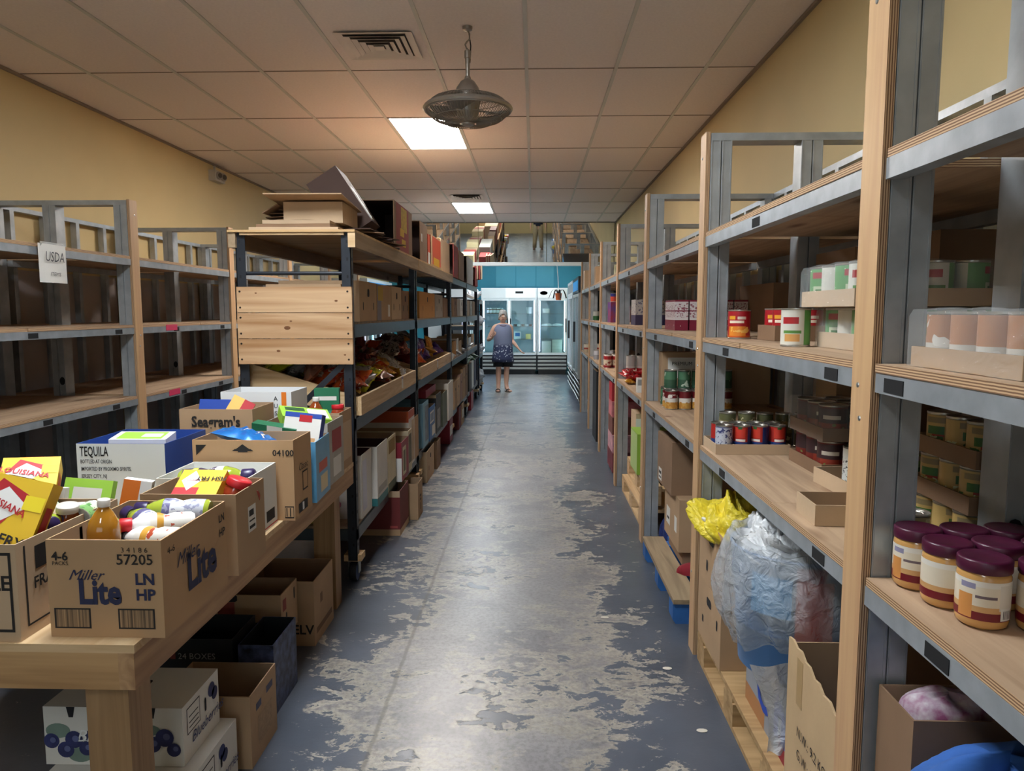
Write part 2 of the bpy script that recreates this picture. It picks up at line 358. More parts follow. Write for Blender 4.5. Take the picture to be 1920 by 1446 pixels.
# bulkhead, its white rail and the tilted mirror
struct(MB().box(XL, XR, YM, YM+.14, 2.50, ZC+.05).build('wall_bulkhead', WALLY))
struct(MB().box(XL, XR, YM-.05, YM+.16, 2.34, 2.40).build('trim_3', mat('white_rail', 'dcdcd8', .45)))
struct(MB().box(XL, XR, YM+.02, YM+.14, 2.40, 2.50).build('trim_4', mat('soffit_board', 'b8b4aa', .6)))
MIR, nt, b, N, L = newmat('mirror_glass'); b.inputs['Base Color'].default_value = (.74, .76, .74, 1); b.inputs['Metallic'].default_value = 1; b.inputs['Roughness'].default_value = .015
til = math.radians(7.65); H = .73
for k, (a, b_) in enumerate(((-3.58, -2.32), (-2.31, -1.04), (-1.03, .24), (.25, 1.5))):
    t = thing('mirror', ['leftmost mirror panel under the ceiling behind the racks', 'second mirror panel from the left, reflecting boxes on the rack', 'third mirror panel, reflecting the aisle floor and trousers', 'rightmost mirror panel above the side coolers'][k], 'mirror', ((a+b_)/2, YM-.115, ZC-.012), 0, 'tilted mirror panels across the bulkhead')
    hw = (b_-a)/2
    m_ = MB().box(-hw, hw, 0, .006, -H, 0).build('glass', MIR, t, (0, 0, 0), (til, 0, 0))
    for z_ in (-H-.012, 0): MB().box(-hw, hw, -.004, .012, z_, z_+.01).build('edge_strip', mat('mirror_trim', '6d6a64', .5, .3), t, (0, 0, 0), (til, 0, 0))
# baseboards seen under the shelving
struct(MB().box(XR-.012, XR, YB, 10.6, 0, .1).build('baseboard_right', mat('baseboard', '5b5650', .6)))
struct(MB().box(XL, XL+.012, YB, YM, 0, .1).build('baseboard_left', mat('baseboard', '5b5650', .6)))
# emergency light on the left wall
t = thing('emergency_light', 'small grey emergency light box high on the yellow wall', 'light', (XL, 8.28, 2.99))
MB().box(0, .075, -.13, .13, -.06, .055).build('housing', mat('grey_plastic', 'b9b2a6', .5), t)
for yy in (-.055, .06):
    h = MB().lathe([(.0, 0), (.04, 0), (.045, .02), (.035, .035), (0, .036)], 14, 0, None, Matrix.Rotation(math.pi/2, 4, 'Y')).build('lamp_head', mat('grey_plastic_dark', '8f897f', .4), t, (.075, yy, .0), (0, 0, -.5), True)
    MB().lathe([(0, .036), (.028, .0362), (.028, .038), (0, .04)], 12, 0, None, Matrix.Rotation(math.pi/2, 4, 'Y')).build('lens', mat('lamp_lens', '4a4640', .15), h, smooth=True)
MB().box(0, .02, .0, .018, .055, .13).build('conduit', mat('grey_plastic', 'b9b2a6', .5), t)

# ================================================================ caged fan
FANM = mat('fan_nickel', 'a39d94', .32, .75, .06, 20); FANW = mat('fan_wire', '8f887e', .4, .6)
fan = thing('hanging_fan', 'caged metal fan hanging on a hook below the ceiling', 'fan', (-.39, 4.42, 0))
MB().lathe([(0, 3.13), (.03, 3.13), (.028, 3.112), (.008, 3.105), (0, 3.105)][::-1], 14).build('ceiling_hook_plate', FANM, fan, smooth=True)
MB().tube([(.0, 0, 3.11), (.012, 0, 3.09), (.012, 0, 3.06), (-.004, 0, 3.045), (-.014, 0, 3.03), (-.006, 0, 3.01), (.004, 0, 3.0)], .005, 6).build('hook', FANW, fan, smooth=True)
MB().tube([(.006, .012, 3.11), (.018, .012, 3.03), (.016, .01, 2.98), (.012, .008, 2.93)], .004, 6).build('cord', RUBBER, fan, smooth=True)
MB().lathe([(0, 2.83), (.012, 2.84), (.014, 2.95), (.019, 2.955), (.019, 2.995), (.012, 3.0), (0, 3.002)], 14).build('down_rod', FANM, fan, smooth=True)
MB().lathe([(0, 2.585), (.04, 2.59), (.062, 2.62), (.07, 2.68), (.078, 2.72), (.078, 2.745), (.066, 2.785), (.042, 2.82), (.02, 2.835), (.016, 2.85), (0, 2.852)], 24).build('motor_housing', FANM, fan, smooth=True)
cage = MB(); RC, zc = .25, 2.665
for z, r in ((zc+.012, RC), (zc-.012, RC)):
    cage.tube([(r*math.cos(a*math.pi/24), r*math.sin(a*math.pi/24), z) for a in range(48)], .006, 5, 0, True)
for k in range(72):
    a = 2*math.pi*k/72; ca, sa = math.cos(a), math.sin(a)
    cage.tube([(q*ca, q*sa, z) for q, z in ((.07, zc+.075), (.15, zc+.068), (.215, zc+.045), (RC, zc+.01))], .0016, 4)
    cage.tube([(q*ca, q*sa, z) for q, z in ((.05, zc-.085), (.14, zc-.078), (.21, zc-.05), (RC, zc-.01))], .0016, 4)
for q, z in ((.15, zc+.069), (.205, zc+.051), (.14, zc-.079), (.2, zc-.056)):
    cage.tube([(q*math.cos(a*math.pi/18), q*math.sin(a*math.pi/18), z) for a in range(36)], .0022, 4, 0, True)
cage.build('cage', FANW, fan)
MB().tube([((RC+.003)*math.cos(a*math.pi/24), (RC+.003)*math.sin(a*math.pi/24), zc) for a in range(48)], [.013]*48, 6, 0, True).build('rim_band', FANM, fan, smooth=True)
for k in range(3):
    a0 = .5+k*2.094
    def blade(u, v, a0=a0):
        r = .06+u*.165; a = a0+(v-.5)*(.9+.3*u); return (r*math.cos(a), r*math.sin(a), zc+.018*(v-.5)*2)
    bl = MB().grid(blade, 5, 5).grid(lambda u, v: Vector(blade(1-u, v))+Vector((0, 0, .003)), 5, 5).build('blade', FANM, fan, smooth=True)
MB().lathe([(0, 2.572), (.035, 2.573), (.037, 2.583), (0, 2.588)], 16).build('badge', FANW, fan, smooth=True)
# ================================================================ steel and plywood shelving along both walls
PINK = mat('pink_tape', 'c8365c', .5)
def shelf_bay(side, y0, label, levels, last=False, y1=None, seams=(.62, .45, .7), patches=((.12, .72), (.1, .75), (.1, .78)), tape=(), first_div=True, mid=.49, group='wall shelving bays'):
    """one bay: divider frame with plywood post at its near end, three plywood shelves on steel channels, stud frame at the wall"""
    s = 1 if side == 'r' else -1
    xf, xw = (.693, XR-.012) if s > 0 else (-2.60, XL+.012)
    D = abs(xw-xf); y1 = y1 or y0+1.524
    t = thing('shelving_bay', label, 'shelf', (xf, y0, 0), 0, group)
    def bx(a, b, c, d, e, f): return (min(s*a, s*b), max(s*a, s*b), c, d, e, f)
    TOPZ = 2.19
    def divider(yy, full=True):
        MB().box(*bx(0, .018, yy, yy+.09, 0, TOPZ+.005), 0, '', {'f': 1, 'k': 1}).build('post', [PLYFACE, EDGEX], t)
        sc = MB()
        for z in (.35, 1.25, 1.32, 2.1): sc.lathe([(0, 0), (.006, 0), (.005, .002), (0, .003)], 8, 0, None, Matrix.Translation((-s*.0, yy+.045+.02*((z*10) % 2-.5), z)) @ Matrix.Rotation(-s*math.pi/2, 4, 'Y'))
        o = sc.build('screws', STEEL, t); o['kind'] = 'stuff'
        for a in (.02, .064, D*mid, D*mid+.044, D-.10, D-.056):
            m = MB().box(*bx(a, a+.041, yy, yy+.09, 0, TOPZ-.028))
            m.box(*bx(a+.002, a+.006, yy-.0015, yy, 0, TOPZ-.03)); m.box(*bx(a+.035, a+.039, yy-.0015, yy, 0, TOPZ-.03))
            m.build('stud', STUD, t)
        MB().box(*bx(.02, D, yy-.002, yy+.092, TOPZ-.03, TOPZ)).build('top_track', GALV, t)
        MB().box(*bx(.02, D, yy-.002, yy+.092, 0, .03)).build('bottom_track', GALV, t)
        h = MB().lathe([(0, 0), (.018, 0), (.018, .001), (0, .001)], 12, 0, None, Matrix.Translation((s*(D*mid+.02), yy-.0025, 1.02)) @ Matrix.Rotation(math.pi/2, 4, 'X') @ Matrix.Diagonal((1, 1.5, 1, 1)))
        h.build('knockout', DARK, t)
    if first_div: divider(0)
    L_ = y1-y0; a, b = (.092 if first_div else 0), L_-.006
    for k, z in enumerate(levels):
        MB().box(*bx(.006, .044, a, b, z-.041, z)).build('front_channel', GALV, t)
        MB().box(*bx(D-.14, D-.105, a, b, z-.041, z)).build('rear_channel', STUD, t)
        sy = a+(b-a)*seams[k % 3]
        for q, (c, d) in enumerate(((a+.001, sy-.001), (sy+.001, b-.001))):
            MB().box(*bx(.004+.003*((q+k) % 2), D-.06, c, d, z, z+.018), 0, '', {'r' if s < 0 else 'l': 1, 'f': 1, 'k': 1}).build('plywood_shelf', [PLYTOP, EDGEZ], t)
        for p in patches[k % 3]:
            yy = a+(b-a)*p; MB().box(*bx(.0045, .006, yy, yy+.075, z-.036, z-.008)).build('label_patch', VELCRO, t)
        if k in tape:
            yy = a+(b-a)*.22; MB().box(*bx(.0035, .006, yy, yy+.16, z-.03, z+.012)).build('tape_strip', PINK, t)
    # frame against the wall
    MB().box(*bx(D-.05, D-.002, a, b, TOPZ-.03, TOPZ)).build('wall_rail', GALV, t)
    n = 4
    for i in range(n):
        yy = a+(b-a)*(i+.35)/n; MB().box(*bx(D-.05, D-.004, yy, yy+.041, 0, TOPZ-.03)).build('wall_stud', STUD, t)
    MB().box(*bx(D-.003, D+.004, a, b, .05, levels[-1]-.05)).build('back_panel', BACKP, t)
    if last: divider(L_)
    return t
LR = (.902, 1.352, 1.778); LLv = (.905, 1.372, 1.815)
RN = ['nearest right-hand shelving bay, holding jars with purple lids', 'right-hand shelving bay with soup cans above the plastic bag', 'right-hand shelving bay with a row of red cartons', 'right-hand shelving bay with red packets and a green box',
      'fifth right-hand shelving bay from the viewer, pink boxes below', 'right-hand shelving bay next to last before the coolers', 'farthest right-hand shelving bay, ending at the black cooler']
for i in range(7):
    shelf_bay('r', -.019+1.524*i, RN[i], LR, last=(i == 6), mid=(.355 if i == 1 else .47), seams=((.62, .55, .7), (.35, .62, .55), (.5, .4, .6))[i % 3], patches=((.08, .72), (.06, .72), (.5,)) if i else ((.5, .78), (.62, .92), (.5,)))
LN = ['left shelving bay nearest the viewer, cut by the picture edge', 'empty left shelving bay bearing the paper sign', 'empty left shelving bay with two strips of pink tape', 'left shelving bay glimpsed behind the tall rack', 'left shelving bay second behind the black racks', 'left shelving bay third behind the black racks']
for i in range(6):
    shelf_bay('l', 1.63+1.53*i, LN[i], LLv, last=(i == 5), tape=((0, 1) if i == 2 else ()), y1=1.63+1.53*(i+1), seams=((.5, .62, .4), (.7, .3, .55), (.45, .6, .5))[i % 3], patches=((.35, .8), (.3, .85), ()))

# paper sign on the left shelf
sg = thing('paper_sign', 'handwritten white paper sign hanging on the left shelf edge', 'sign', (-2.592, 3.77, 1.815), 0)
MB().grid(lambda u, v: (.006+.012*(1-v)*math.sin(u*3.1), u*.225, -.185+v*.205), 6, 6).build('sheet', PAPER, sg)
MB().box(.004, .006, .02, .205, .0, .03).build('tape', filmmat('clear_tape', 'e8e8e4', .35, .1, .2), sg)
INK = mat('pencil_ink', '4a4a50', .8)
for s_, sz, z in (('USDA', .074, -.05), ('ITEMS', .028, -.14)):
    text(sg, s_, sz, INK, (.022, .108, z), (math.pi/2, 0, math.pi/2), shear=.15, fit=(.15 if z > -.1 else .085))

# ================================================================ black boltless racks down the middle
RX0, RX1 = -1.555, -.95
def rack(y0, y1, label, levels, top, wood_top=False, casters=True, end_bar=False):
    t = thing('metal_rack', label, 'rack', (RX0, y0, 0), 0, 'black racks on casters down the middle')
    W, Ln = RX1-RX0, y1-y0; z0 = .13 if casters else 0
    for ix in (0, 1):
        for iy in (0, 1):
            x = 0 if ix == 0 else W; y = 0 if iy == 0 else Ln; sx = 1 if ix == 0 else -1; sy = 1 if iy == 0 else -1
            m = MB().box(min(x, x+sx*.05), max(x, x+sx*.05), min(y, y+sy*.004), max(y, y+sy*.004), z0, top); m.box(min(x, x+sx*.004), max(x, x+sx*.004), min(y, y+sy*.045), max(y, y+sy*.045), z0, top)
            z = z0+.08
            while z < top-.04:
                if iy == 0: m.box(x+sx*.02-.004, x+sx*.02+.006, y-.0008, y, z, z+.016, 1)
                if ix == 1: m.box(x, x+.0008, y+sy*.016, y+sy*.026, z, z+.016, 1)
                z += .09
            m.build('upright', [BLACKST, DARK], t)
            if casters:
                bx_, by_ = x+sx*.03, y+sy*.05
                MB().box(bx_-.045, bx_+.05, by_-.045, by_+.045, .125, .16).build('caster_block', PINE, t)
                c = MB(); c.box(bx_-.03, bx_-.024, by_-.022, by_+.022, .05, .125); c.box(bx_+.024, bx_+.03, by_-.022, by_+.022, .05, .125); c.box(bx_-.03, bx_+.03, by_-.03, by_+.03, .118, .125)
                f = c.build('caster_fork', STEEL, t)
                MB().lathe([(.012, -.02), (.05, -.02), (.055, -.012), (.055, .012), (.05, .02), (.012, .02)], 18, 0, [0, 1, 1, 1, 0], Matrix.Translation((bx_, by_, .056)) @ Matrix.Rotation(math.pi/2, 4, 'Y')).build('wheel', [mat('caster_hub', '27406e', .5), RUBBER], f, smooth=True)
    for k, z in enumerate(levels):
        h = .065
        for x0, x1 in ((0, .035), (W-.035, W)): MB().box(x0, x1, .005, Ln-.005, z-h, z).box(x0+.004, x1-.004, .005, Ln-.005, z-h-.006, z-h).build('side_beam', BEAMST, t)
        for yy in (.005, Ln-.035): MB().box(.036, W-.036, yy, yy+.03, z-h, z-.002).build('end_beam', BEAMST, t)
        MB().box(.01, W-.01, .008, Ln-.008, z, z+.012).build('deck', PARTB, t)
    for yy in (.025, Ln-.025):
        for zz in ((levels[-1]+top)/2+.03, (levels[0]+levels[1])/2): MB().tube([(.03, yy, zz), (W-.03, yy, zz)], .01, 8).build('tie_rod', BLACKST, t, smooth=True)
    # corner gussets under the decks on the far side
    for k, z in enumerate(levels[1:]):
        for yy, sg_ in ((.03, 1), (Ln-.03, -1)):
            MB().tube([(.01, yy, z-.26), (.01, yy+sg_*.03, z-.2), (.01, yy+sg_*.12, z-.1), (.01, yy+sg_*.2, z-.065)], .012, 6).build('corner_brace', BLACKST, t, smooth=True)
    if wood_top:
        for x0, x1, nm in ((-.03, .008, 'top_rail'), (W-.008, W+.03, 'top_rail')):
            MB().box(x0, x1, -.02, Ln-.005, top-.078, top, 0).build(nm, wood('weathered_rail', 'a58d70', '8a7458', 1, 4), t)
        MB().box(.03, W-.03, -.02, .0, top-.014, top, 0).build('top_end_rail', PINE, t)
        MB().box(W-.008, W+.03, -.024, -.02, top-.078, top).build('rail_end_grain', PINE, t)
        MB().box(-.03, W+.03, -.03, Ln-.004, top, top+.012, 0).build('top_board', wood('top_plywood', 'd4b384', 'b9925f', 0, 3), t)
    else:
        for x0, x1 in ((0, .035), (W-.035, W)): MB().box(x0, x1, .005, Ln-.005, top-.065, top).build('side_beam', BEAMST, t)
        for k in range(9):
            yy = .03+(Ln-.08)*k/8; MB().box(.03, W-.03, yy, yy+.025, top-.02, top-.005).build('top_slat', BEAMST, t)
        MB().box(.01, W-.01, .008, Ln-.008, top, top+.01).build('deck', PARTB, t)
    if end_bar: MB().bar((W-.03, -.004, 1.22), (.27, -.004, .93), .03, .006, 0, (0, 1, 0)).build('end_brace', BLACKST, t)
    return t
RL = (.305, .905, 1.408)
RTOP = (1.885, 1.885, 1.875, 1.875)
RY = ((3.80, 5.86), (5.90, 8.36), (8.39, 10.36), (10.39, 12.35))
RLB = ['nearest black rack with pine boards across its end', 'second black rack, tray of snacks on its middle level', 'third black rack from the viewer, metal top', 'farthest of the black racks with boxes on every level']
for i, (a, b) in enumerate(RY): rack(a, b, RLB[i], RL, RTOP[i], i < 2, True, i == 0)
# short cart beyond the last rack
rack(12.75, 13.6, 'short black cart past the end of the racks', (.25, .72, 1.22), 1.68)
# three pine boards screwed across the end of the first rack
for k in range(3):
    z = 1.201+k*.1355
    t = thing('end_board', ['bottom', 'middle', 'top'][k]+' pine board screwed across the rack end', 'board', (-1.244, 3.79, z), 0, 'pine boards across the rack end')
    MB().box(-.302, .302, -.022, 0, 0, .1325).build('plank', wood('knotty_pine', 'c9a680', 'a0754c', 0, 2.0), t)
    for (kx, kz, kr) in [((-.09, .07, .012), (.26, .05, .008)), ((-.04, .055, .02), (-.02, .09, .008)), ((.22, .06, .01), (-.2, .1, .007))][k]:
        kn = MB().lathe([(0, 0), (kr*.5, 0), (kr*.5, .0006), (0, .0006)], 14, 0, None, Matrix.Translation((kx, -.0222, kz)) @ Matrix.Rotation(math.pi/2, 4, 'X') @ Matrix.Diagonal((1.7, 1, 1, 1))).build('knot', mat('pine_knot', '6f4626', .6, 0, .2, 60), t)
    for x in (-.285, .28):
        for zz in (.025, .108): MB().lathe([(0, 0), (.0055, 0), (.0055, .001), (0, .001)], 10, 0, None, Matrix.Translation((x, -.022, zz)) @ Matrix.Rotation(math.pi/2, 4, 'X')).build('screw_head', mat('dark_screw', '2a2018', .5, .4), t)

# ================================================================ packing table
t = thing('packing_table', 'rough lumber table carrying open boxes of groceries', 'table', (-1.39, 1.60, 0))
TZ = .70
TTOP = wood('table_plywood', 'cdb28c', 'b4946a', 1, 3)
for x0, x1 in ((-.46, -.002), (.0, .46)): MB().box(x0, x1, 0, 2.08, TZ-.02, TZ, 0, '', {'f': 1, 'r': 1}).build('tabletop', [TTOP, PINE], t)
TL2 = wood('table_lumber', 'bf996a', 'a07a50', 0, 4); TL3 = wood('table_lumber_side', 'b8936a', '997350', 1, 4); TL4 = wood('table_leg_lumber', 'a5835c', '84643f', 2, 4)
MB().box(-.46, .42, .0, .038, TZ-.11, TZ-.02).build('apron', TL2, t); MB().box(-.46, .42, 2.04, 2.078, TZ-.11, TZ-.02).build('apron', TL2, t)
MB().box(.42, .458, .0, 2.078, TZ-.11, TZ-.02).build('apron', TL3, t); MB().box(-.46, -.422, .038, 2.04, TZ-.11, TZ-.02).build('apron', TL3, t)
for x in (.31, -.42):
    for y in (.042, 1.86): MB().box(x, x+.105, y, y+.1, 0, TZ-.02).build('leg', TL4, t)

# ================================================================ glass-door coolers
CW = mat('cooler_enamel', 'cfd6d8', .35, .25, .04, 4); CIN = mat('cooler_liner', 'b4c8ce', .5); CDK = mat('cooler_black', '15171b', .4)
LED = emis('cooler_led', (.75, .93, 1), 8); LEDV = emis('cooler_led_violet', (.82, .84, 1), 8); GLASS = glassmat('cooler_glass')
def cooler(label, loc, rz, wd, doors, h=2.03, black=False, sign=None, loads=True, d=.75):
    """upright merchandiser: cabinet, header, louvred kick, framed glass doors, wire shelves, light strips; front faces -Y"""
    t = thing('glass_cooler', label, 'refrigerator', loc, rz, 'glass-door coolers')
    B = CDK if black else CW; hw = wd/2
    m = MB(); m.box(-hw, -hw+.04, .06, d, .1, h); m.box(hw-.04, hw, .06, d, .1, h); m.box(-hw+.04, hw-.04, d-.04, d, .1, h); m.box(-hw+.04, hw-.04, .06, d-.04, h-.04, h); m.box(-hw+.04, hw-.04, .06, d-.04, .1, .46)
    m.build('cabinet', B, t)
    l = MB(); l.box(-hw+.041, hw-.041, d-.046, d-.041, .46, h-.04); l.box(-hw+.041, -hw+.046, .1, d-.046, .46, h-.04); l.box(hw-.046, hw-.041, .1, d-.046, .46, h-.04); l.build('liner', CIN, t)
    MB().box(-hw, hw, .0, .06, h-.24, h).build('header', B if black else CW, t)
    if sign: MB().box(-hw+.1, hw-.1, -.004, 0, h-.2, h-.05).build('header_sign', sign, t)
    k = MB(); k.box(-hw, hw, .03, .06, .1, .46); k.build('kick_panel', CDK, t)
    for q in range(4):
        z = .12+q*.085; MB().obox((0, .018, z+.03), (wd-.03, .012, .045), (.5, 0, 0)).build('louvre', mat('louvre_enamel', 'c4c8c8', .35, .25), t)
    MB().box(-hw+.03, hw-.03, .08, d-.05, .0, .1).build('plinth', CDK, t)
    dw = wd/doors
    for i in range(doors):
        x0, x1 = -hw+i*dw+.006, -hw+(i+1)*dw-.006; z0, z1 = .47, h-.245
        dr = put('door', None, t)
        f = MB(); f.box(x0, x1, 0, .05, z0, z0+.05); f.box(x0, x1, 0, .05, z1-.05, z1); f.box(x0, x0+.045, 0, .05, z0+.05, z1-.05); f.box(x1-.045, x1, 0, .05, z0+.05, z1-.05)
        f.build('door_frame', STEEL if black else CW, dr)
        MB().box(x0+.045, x1-.045, .02, .026, z0+.05, z1-.05).build('pane', GLASS, dr)
        MB().box(x1-.04 if i % 2 == 0 else x0+.015, x1-.015 if i % 2 == 0 else x0+.04, -.03, 0, 1.0, 1.32).build('handle', CDK, dr)
    for i in range(doors+1):
        x = -hw+.062 if i == 0 else (hw-.062 if i == doors else -hw+i*dw)
        MB().box(x-.009, x+.009, .062, .075, .55, h-.3).build('light_strip', LED if i % 2 else LEDV, t)
    for z in (.5, .82, 1.12, 1.42):
        s_ = MB()
        for q in range(3): s_.box(-hw+.05, hw-.05, .1+q*.27, .108+q*.27, z, z+.008)
        for q in range(int(wd/.09)): s_.box(-hw+.06+q*.09, -hw+.066+q*.09, .1, d-.06, z+.008, z+.012)
        s_.build('wire_shelf', STEEL, t)
    return t
CB = (17.05)
c1 = cooler('double-door cooler against the far wall, its header bearing a display', (-.57, CB, 0), 0, 1.30, 2)
c2 = cooler('single-door cooler against the far wall, oval badge on header', (.44, CB, 0), 0, .70, 1)
MB().box(-.2, -.02, -.005, -.001, 1.9, 1.95).build('display', CDK, c1, (.35, 0, 0))
bd = MB().lathe([(0, 0), (.09, 0), (.09, .003), (0, .003)], 20, 0, None, Matrix.Translation((-.2, 0, 1.91)) @ Matrix.Rotation(math.pi/2, 4, 'X') @ Matrix.Diagonal((1, .5, 1, 1))).build('oval_badge', mat('badge_grey', '8a8f92', .4), c2)
MB().box(-.33, .1, -.003, -.0005, 1.8, 2.02).build('header_plate', WHITE, c2)
MB().box(-.08, .62, -.003, -.0005, 1.8, 2.02).build('header_plate', WHITE, c1)
cooler('black-sided cooler nearest the viewer on the right, blue header sign', (.665, 11.62, 0), -math.pi/2, 1.5, 2, 2.0, True, mat('blue_header', '1f8fd6', .4), d=.72)
cooler('second right-hand cooler under the mirror', (.655, 13.2, 0), -math.pi/2, 1.6, 2, 2.0, False, mat('grey_header', '7a8288', .4), d=.72)
cooler('cooler on the left beyond the racks, glimpsed beside the woman', (-1.30, 14.8, 0), math.pi/2, 1.9, 3, 2.0, False, None, d=.72)
cooler('cooler behind the black racks, glimpsed glowing between boxes', (-2.6, 12.4, 0), math.pi/2, 2.0, 3, 2.0, False, mat('blue_header', '1f8fd6', .4), d=.72)
# ================================================================ generic builders for goods
def C_(name, col, rough=.6, **k): return mat(name, col, rough, **k)
def carton(name, label, x0, x1, y0, y1, z0, h, m=None, rz=0, open_=True, inner=None, pad=None, prints=(), texts=(), holes=(), flaps=(), cat='box', group=None, tilt=None, lid=None, lean=0.):
    """corrugated box; x/y extents before rotation about its own centre. faces: f (-Y) r (+X) l (-X) k (+Y) t
    prints (face,u0,v0,u1,v1,material), texts (face,string,u,v,size,material,kw), holes (face,u,v,w,h metres), flaps (side,length,angle)"""
    m = m or CARD; inner = inner or CARDIN; W, D = (x1-x0)/2, (y1-y0)/2; t = .004
    mats = [m, inner, DARK]; b = MB()
    def mi(q):
        if q not in mats: mats.append(q)
        return mats.index(q)
    if open_:
        b.box(-W, W, -D, D, 0, t)
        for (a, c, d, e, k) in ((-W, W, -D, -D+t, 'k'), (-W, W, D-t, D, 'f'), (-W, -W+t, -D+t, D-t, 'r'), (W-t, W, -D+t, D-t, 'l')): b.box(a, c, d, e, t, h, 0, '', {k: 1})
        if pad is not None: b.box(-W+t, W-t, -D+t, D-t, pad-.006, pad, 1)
    else:
        b.box(-W, W, -D, D, 0, h)
        if lid: b.box(-W-.002, W+.002, -.0012, .0012, h, h+.0006, 2)
    def fp(f, u, v, o):
        return {'f': (-W+2*W*u, -D-o, h*v), 'k': (W-2*W*u, D+o, h*v), 'r': (W+o, -D+2*D*u, h*v), 'l': (-W-o, D-2*D*u, h*v), 't': (-W+2*W*u, -D+2*D*v, h+o)}[f]
    for n_, (f, u0, v0, u1, v1, pm) in enumerate(prints):
        o = .0006+.0002*n_; b.quad(fp(f, u0, v0, o), fp(f, u1, v0, o), fp(f, u1, v1, o), fp(f, u0, v1, o), mi(pm))
    for (f, u, v, w_, h_) in holes:
        fw = 2*W if f in 'fkt' else 2*D; du, dv = w_/2/fw, h_/2/h
        pts = [(-1, -.6), (-.7, -1), (.7, -1), (1, -.6), (1, .6), (.7, 1), (-.7, 1), (-1, .6)]
        n = len(b.v); b.v += [fp(f, u+du*p, v+dv*q, .0012) for p, q in pts]; b.face(range(n, n+8), 2)
    o = b.build(name, mats, None, ((x0+x1)/2, (y0+y1)/2, z0), tilt or (0, 0, rz)); tag(o, label, cat, group)
    RT = {'f': (math.pi/2, 0, 0), 'r': (math.pi/2, 0, math.pi/2), 'l': (math.pi/2, 0, -math.pi/2), 'k': (math.pi/2, 0, math.pi), 't': (0, 0, 0)}
    for (f, s, u, v, size, tm, *kw) in texts: text(o, s, size, tm, fp(f, u, v, .0022), RT[f], **(kw[0] if kw else {}))
    for (sd, ln, an) in flaps:
        fb = MB()
        if sd in 'fk':
            fb.box(-W+.003, W-.003, 0, ln, -t, 0); fl_ = fb.build('flap', [m], o, (0, -D if sd == 'f' else D, h), (an, 0, math.pi if sd == 'f' else 0))
        else:
            fb.box(0, ln, -D+.003, D-.003, -t, 0); fl_ = fb.build('flap', [m], o, (W if sd == 'r' else -W, 0, h), (0, -an, math.pi if sd == 'l' else 0))
    return o
def bandmat(name, stops, h=.11, art=None, rough=.4, text_lines=None):
    """wrapped paper label: colour bands by height, optional printed picture blotches"""
    if name in MC: return MC[name]
    m, nt, b, N, L = newmat(name); tc = N('ShaderNodeTexCoord'); sx = N('ShaderNodeSeparateXYZ'); L(tc.outputs['Object'], sx.inputs[0])
    dv = N('ShaderNodeMath'); dv.operation = 'DIVIDE'; dv.inputs[1].default_value = h; L(sx.outputs[2], dv.inputs[0])
    rp = N('ShaderNodeValToRGB'); rp.color_ramp.interpolation = 'CONSTANT'; el = rp.color_ramp.elements
    el[0].position = 0; el[0].color = lin(stops[0][1]); el[1].position = stops[-1][0]; el[1].color = lin(stops[-1][1])
    for p, c in stops[1:-1]: e = el.new(p); e.color = lin(c)
    L(dv.outputs[0], rp.inputs[0]); out = rp.outputs[0]
    for a in (art or []):
        if a[0] == 's':
            _, col, a0, a1, z0, z1 = a
            at = N('ShaderNodeMath'); at.operation = 'ARCTAN2'; L(sx.outputs[1], at.inputs[0]); L(sx.outputs[0], at.inputs[1]); prev = None
            for op, src, val in (('GREATER_THAN', at, a0), ('LESS_THAN', at, a1), ('GREATER_THAN', dv, z0), ('LESS_THAN', dv, z1)):
                q = N('ShaderNodeMath'); q.operation = op; q.inputs[1].default_value = val; L(src.outputs[0], q.inputs[0])
                if prev is not None: mu = N('ShaderNodeMath'); mu.operation = 'MULTIPLY'; L(prev.outputs[0], mu.inputs[0]); L(q.outputs[0], mu.inputs[1]); prev = mu
                else: prev = q
            mx = N('ShaderNodeMix'); mx.data_type = 'RGBA'; L(prev.outputs[0], mx.inputs[0]); L(out, mx.inputs[6]); mx.inputs[7].default_value = lin(col); out = mx.outputs[2]
            continue
        col, sc, th, z0, z1 = a
        nz = N('ShaderNodeTexNoise'); nz.inputs['Scale'].default_value = sc; nz.inputs['Detail'].default_value = 2; oi = N('ShaderNodeObjectInfo'); ad = N('ShaderNodeVectorMath'); ad.operation = 'ADD'
        ml = N('ShaderNodeMath'); ml.operation = 'MULTIPLY'; ml.inputs[1].default_value = 9; L(oi.outputs['Random'], ml.inputs[0]); L(tc.outputs['Object'], ad.inputs[0]); L(ml.outputs[0], ad.inputs[1]); L(ad.outputs[0], nz.inputs['Vector'])
        g = N('ShaderNodeMath'); g.operation = 'GREATER_THAN'; g.inputs[1].default_value = th; L(nz.outputs[0], g.inputs[0])
        g1 = N('ShaderNodeMath'); g1.operation = 'GREATER_THAN'; g1.inputs[1].default_value = z0; L(dv.outputs[0], g1.inputs[0])
        g2 = N('ShaderNodeMath'); g2.operation = 'LESS_THAN'; g2.inputs[1].default_value = z1; L(dv.outputs[0], g2.inputs[0])
        p1 = N('ShaderNodeMath'); p1.operation = 'MULTIPLY'; L(g.outputs[0], p1.inputs[0]); L(g1.outputs[0], p1.inputs[1]); p2 = N('ShaderNodeMath'); p2.operation = 'MULTIPLY'; L(p1.outputs[0], p2.inputs[0]); L(g2.outputs[0], p2.inputs[1])
        mx = N('ShaderNodeMix'); mx.data_type = 'RGBA'; L(p2.outputs[0], mx.inputs[0]); L(out, mx.inputs[6]); mx.inputs[7].default_value = lin(col); out = mx.outputs[2]
    L(out, b.inputs['Base Color']); b.inputs['Roughness'].default_value = rough; MC[name] = m; return m
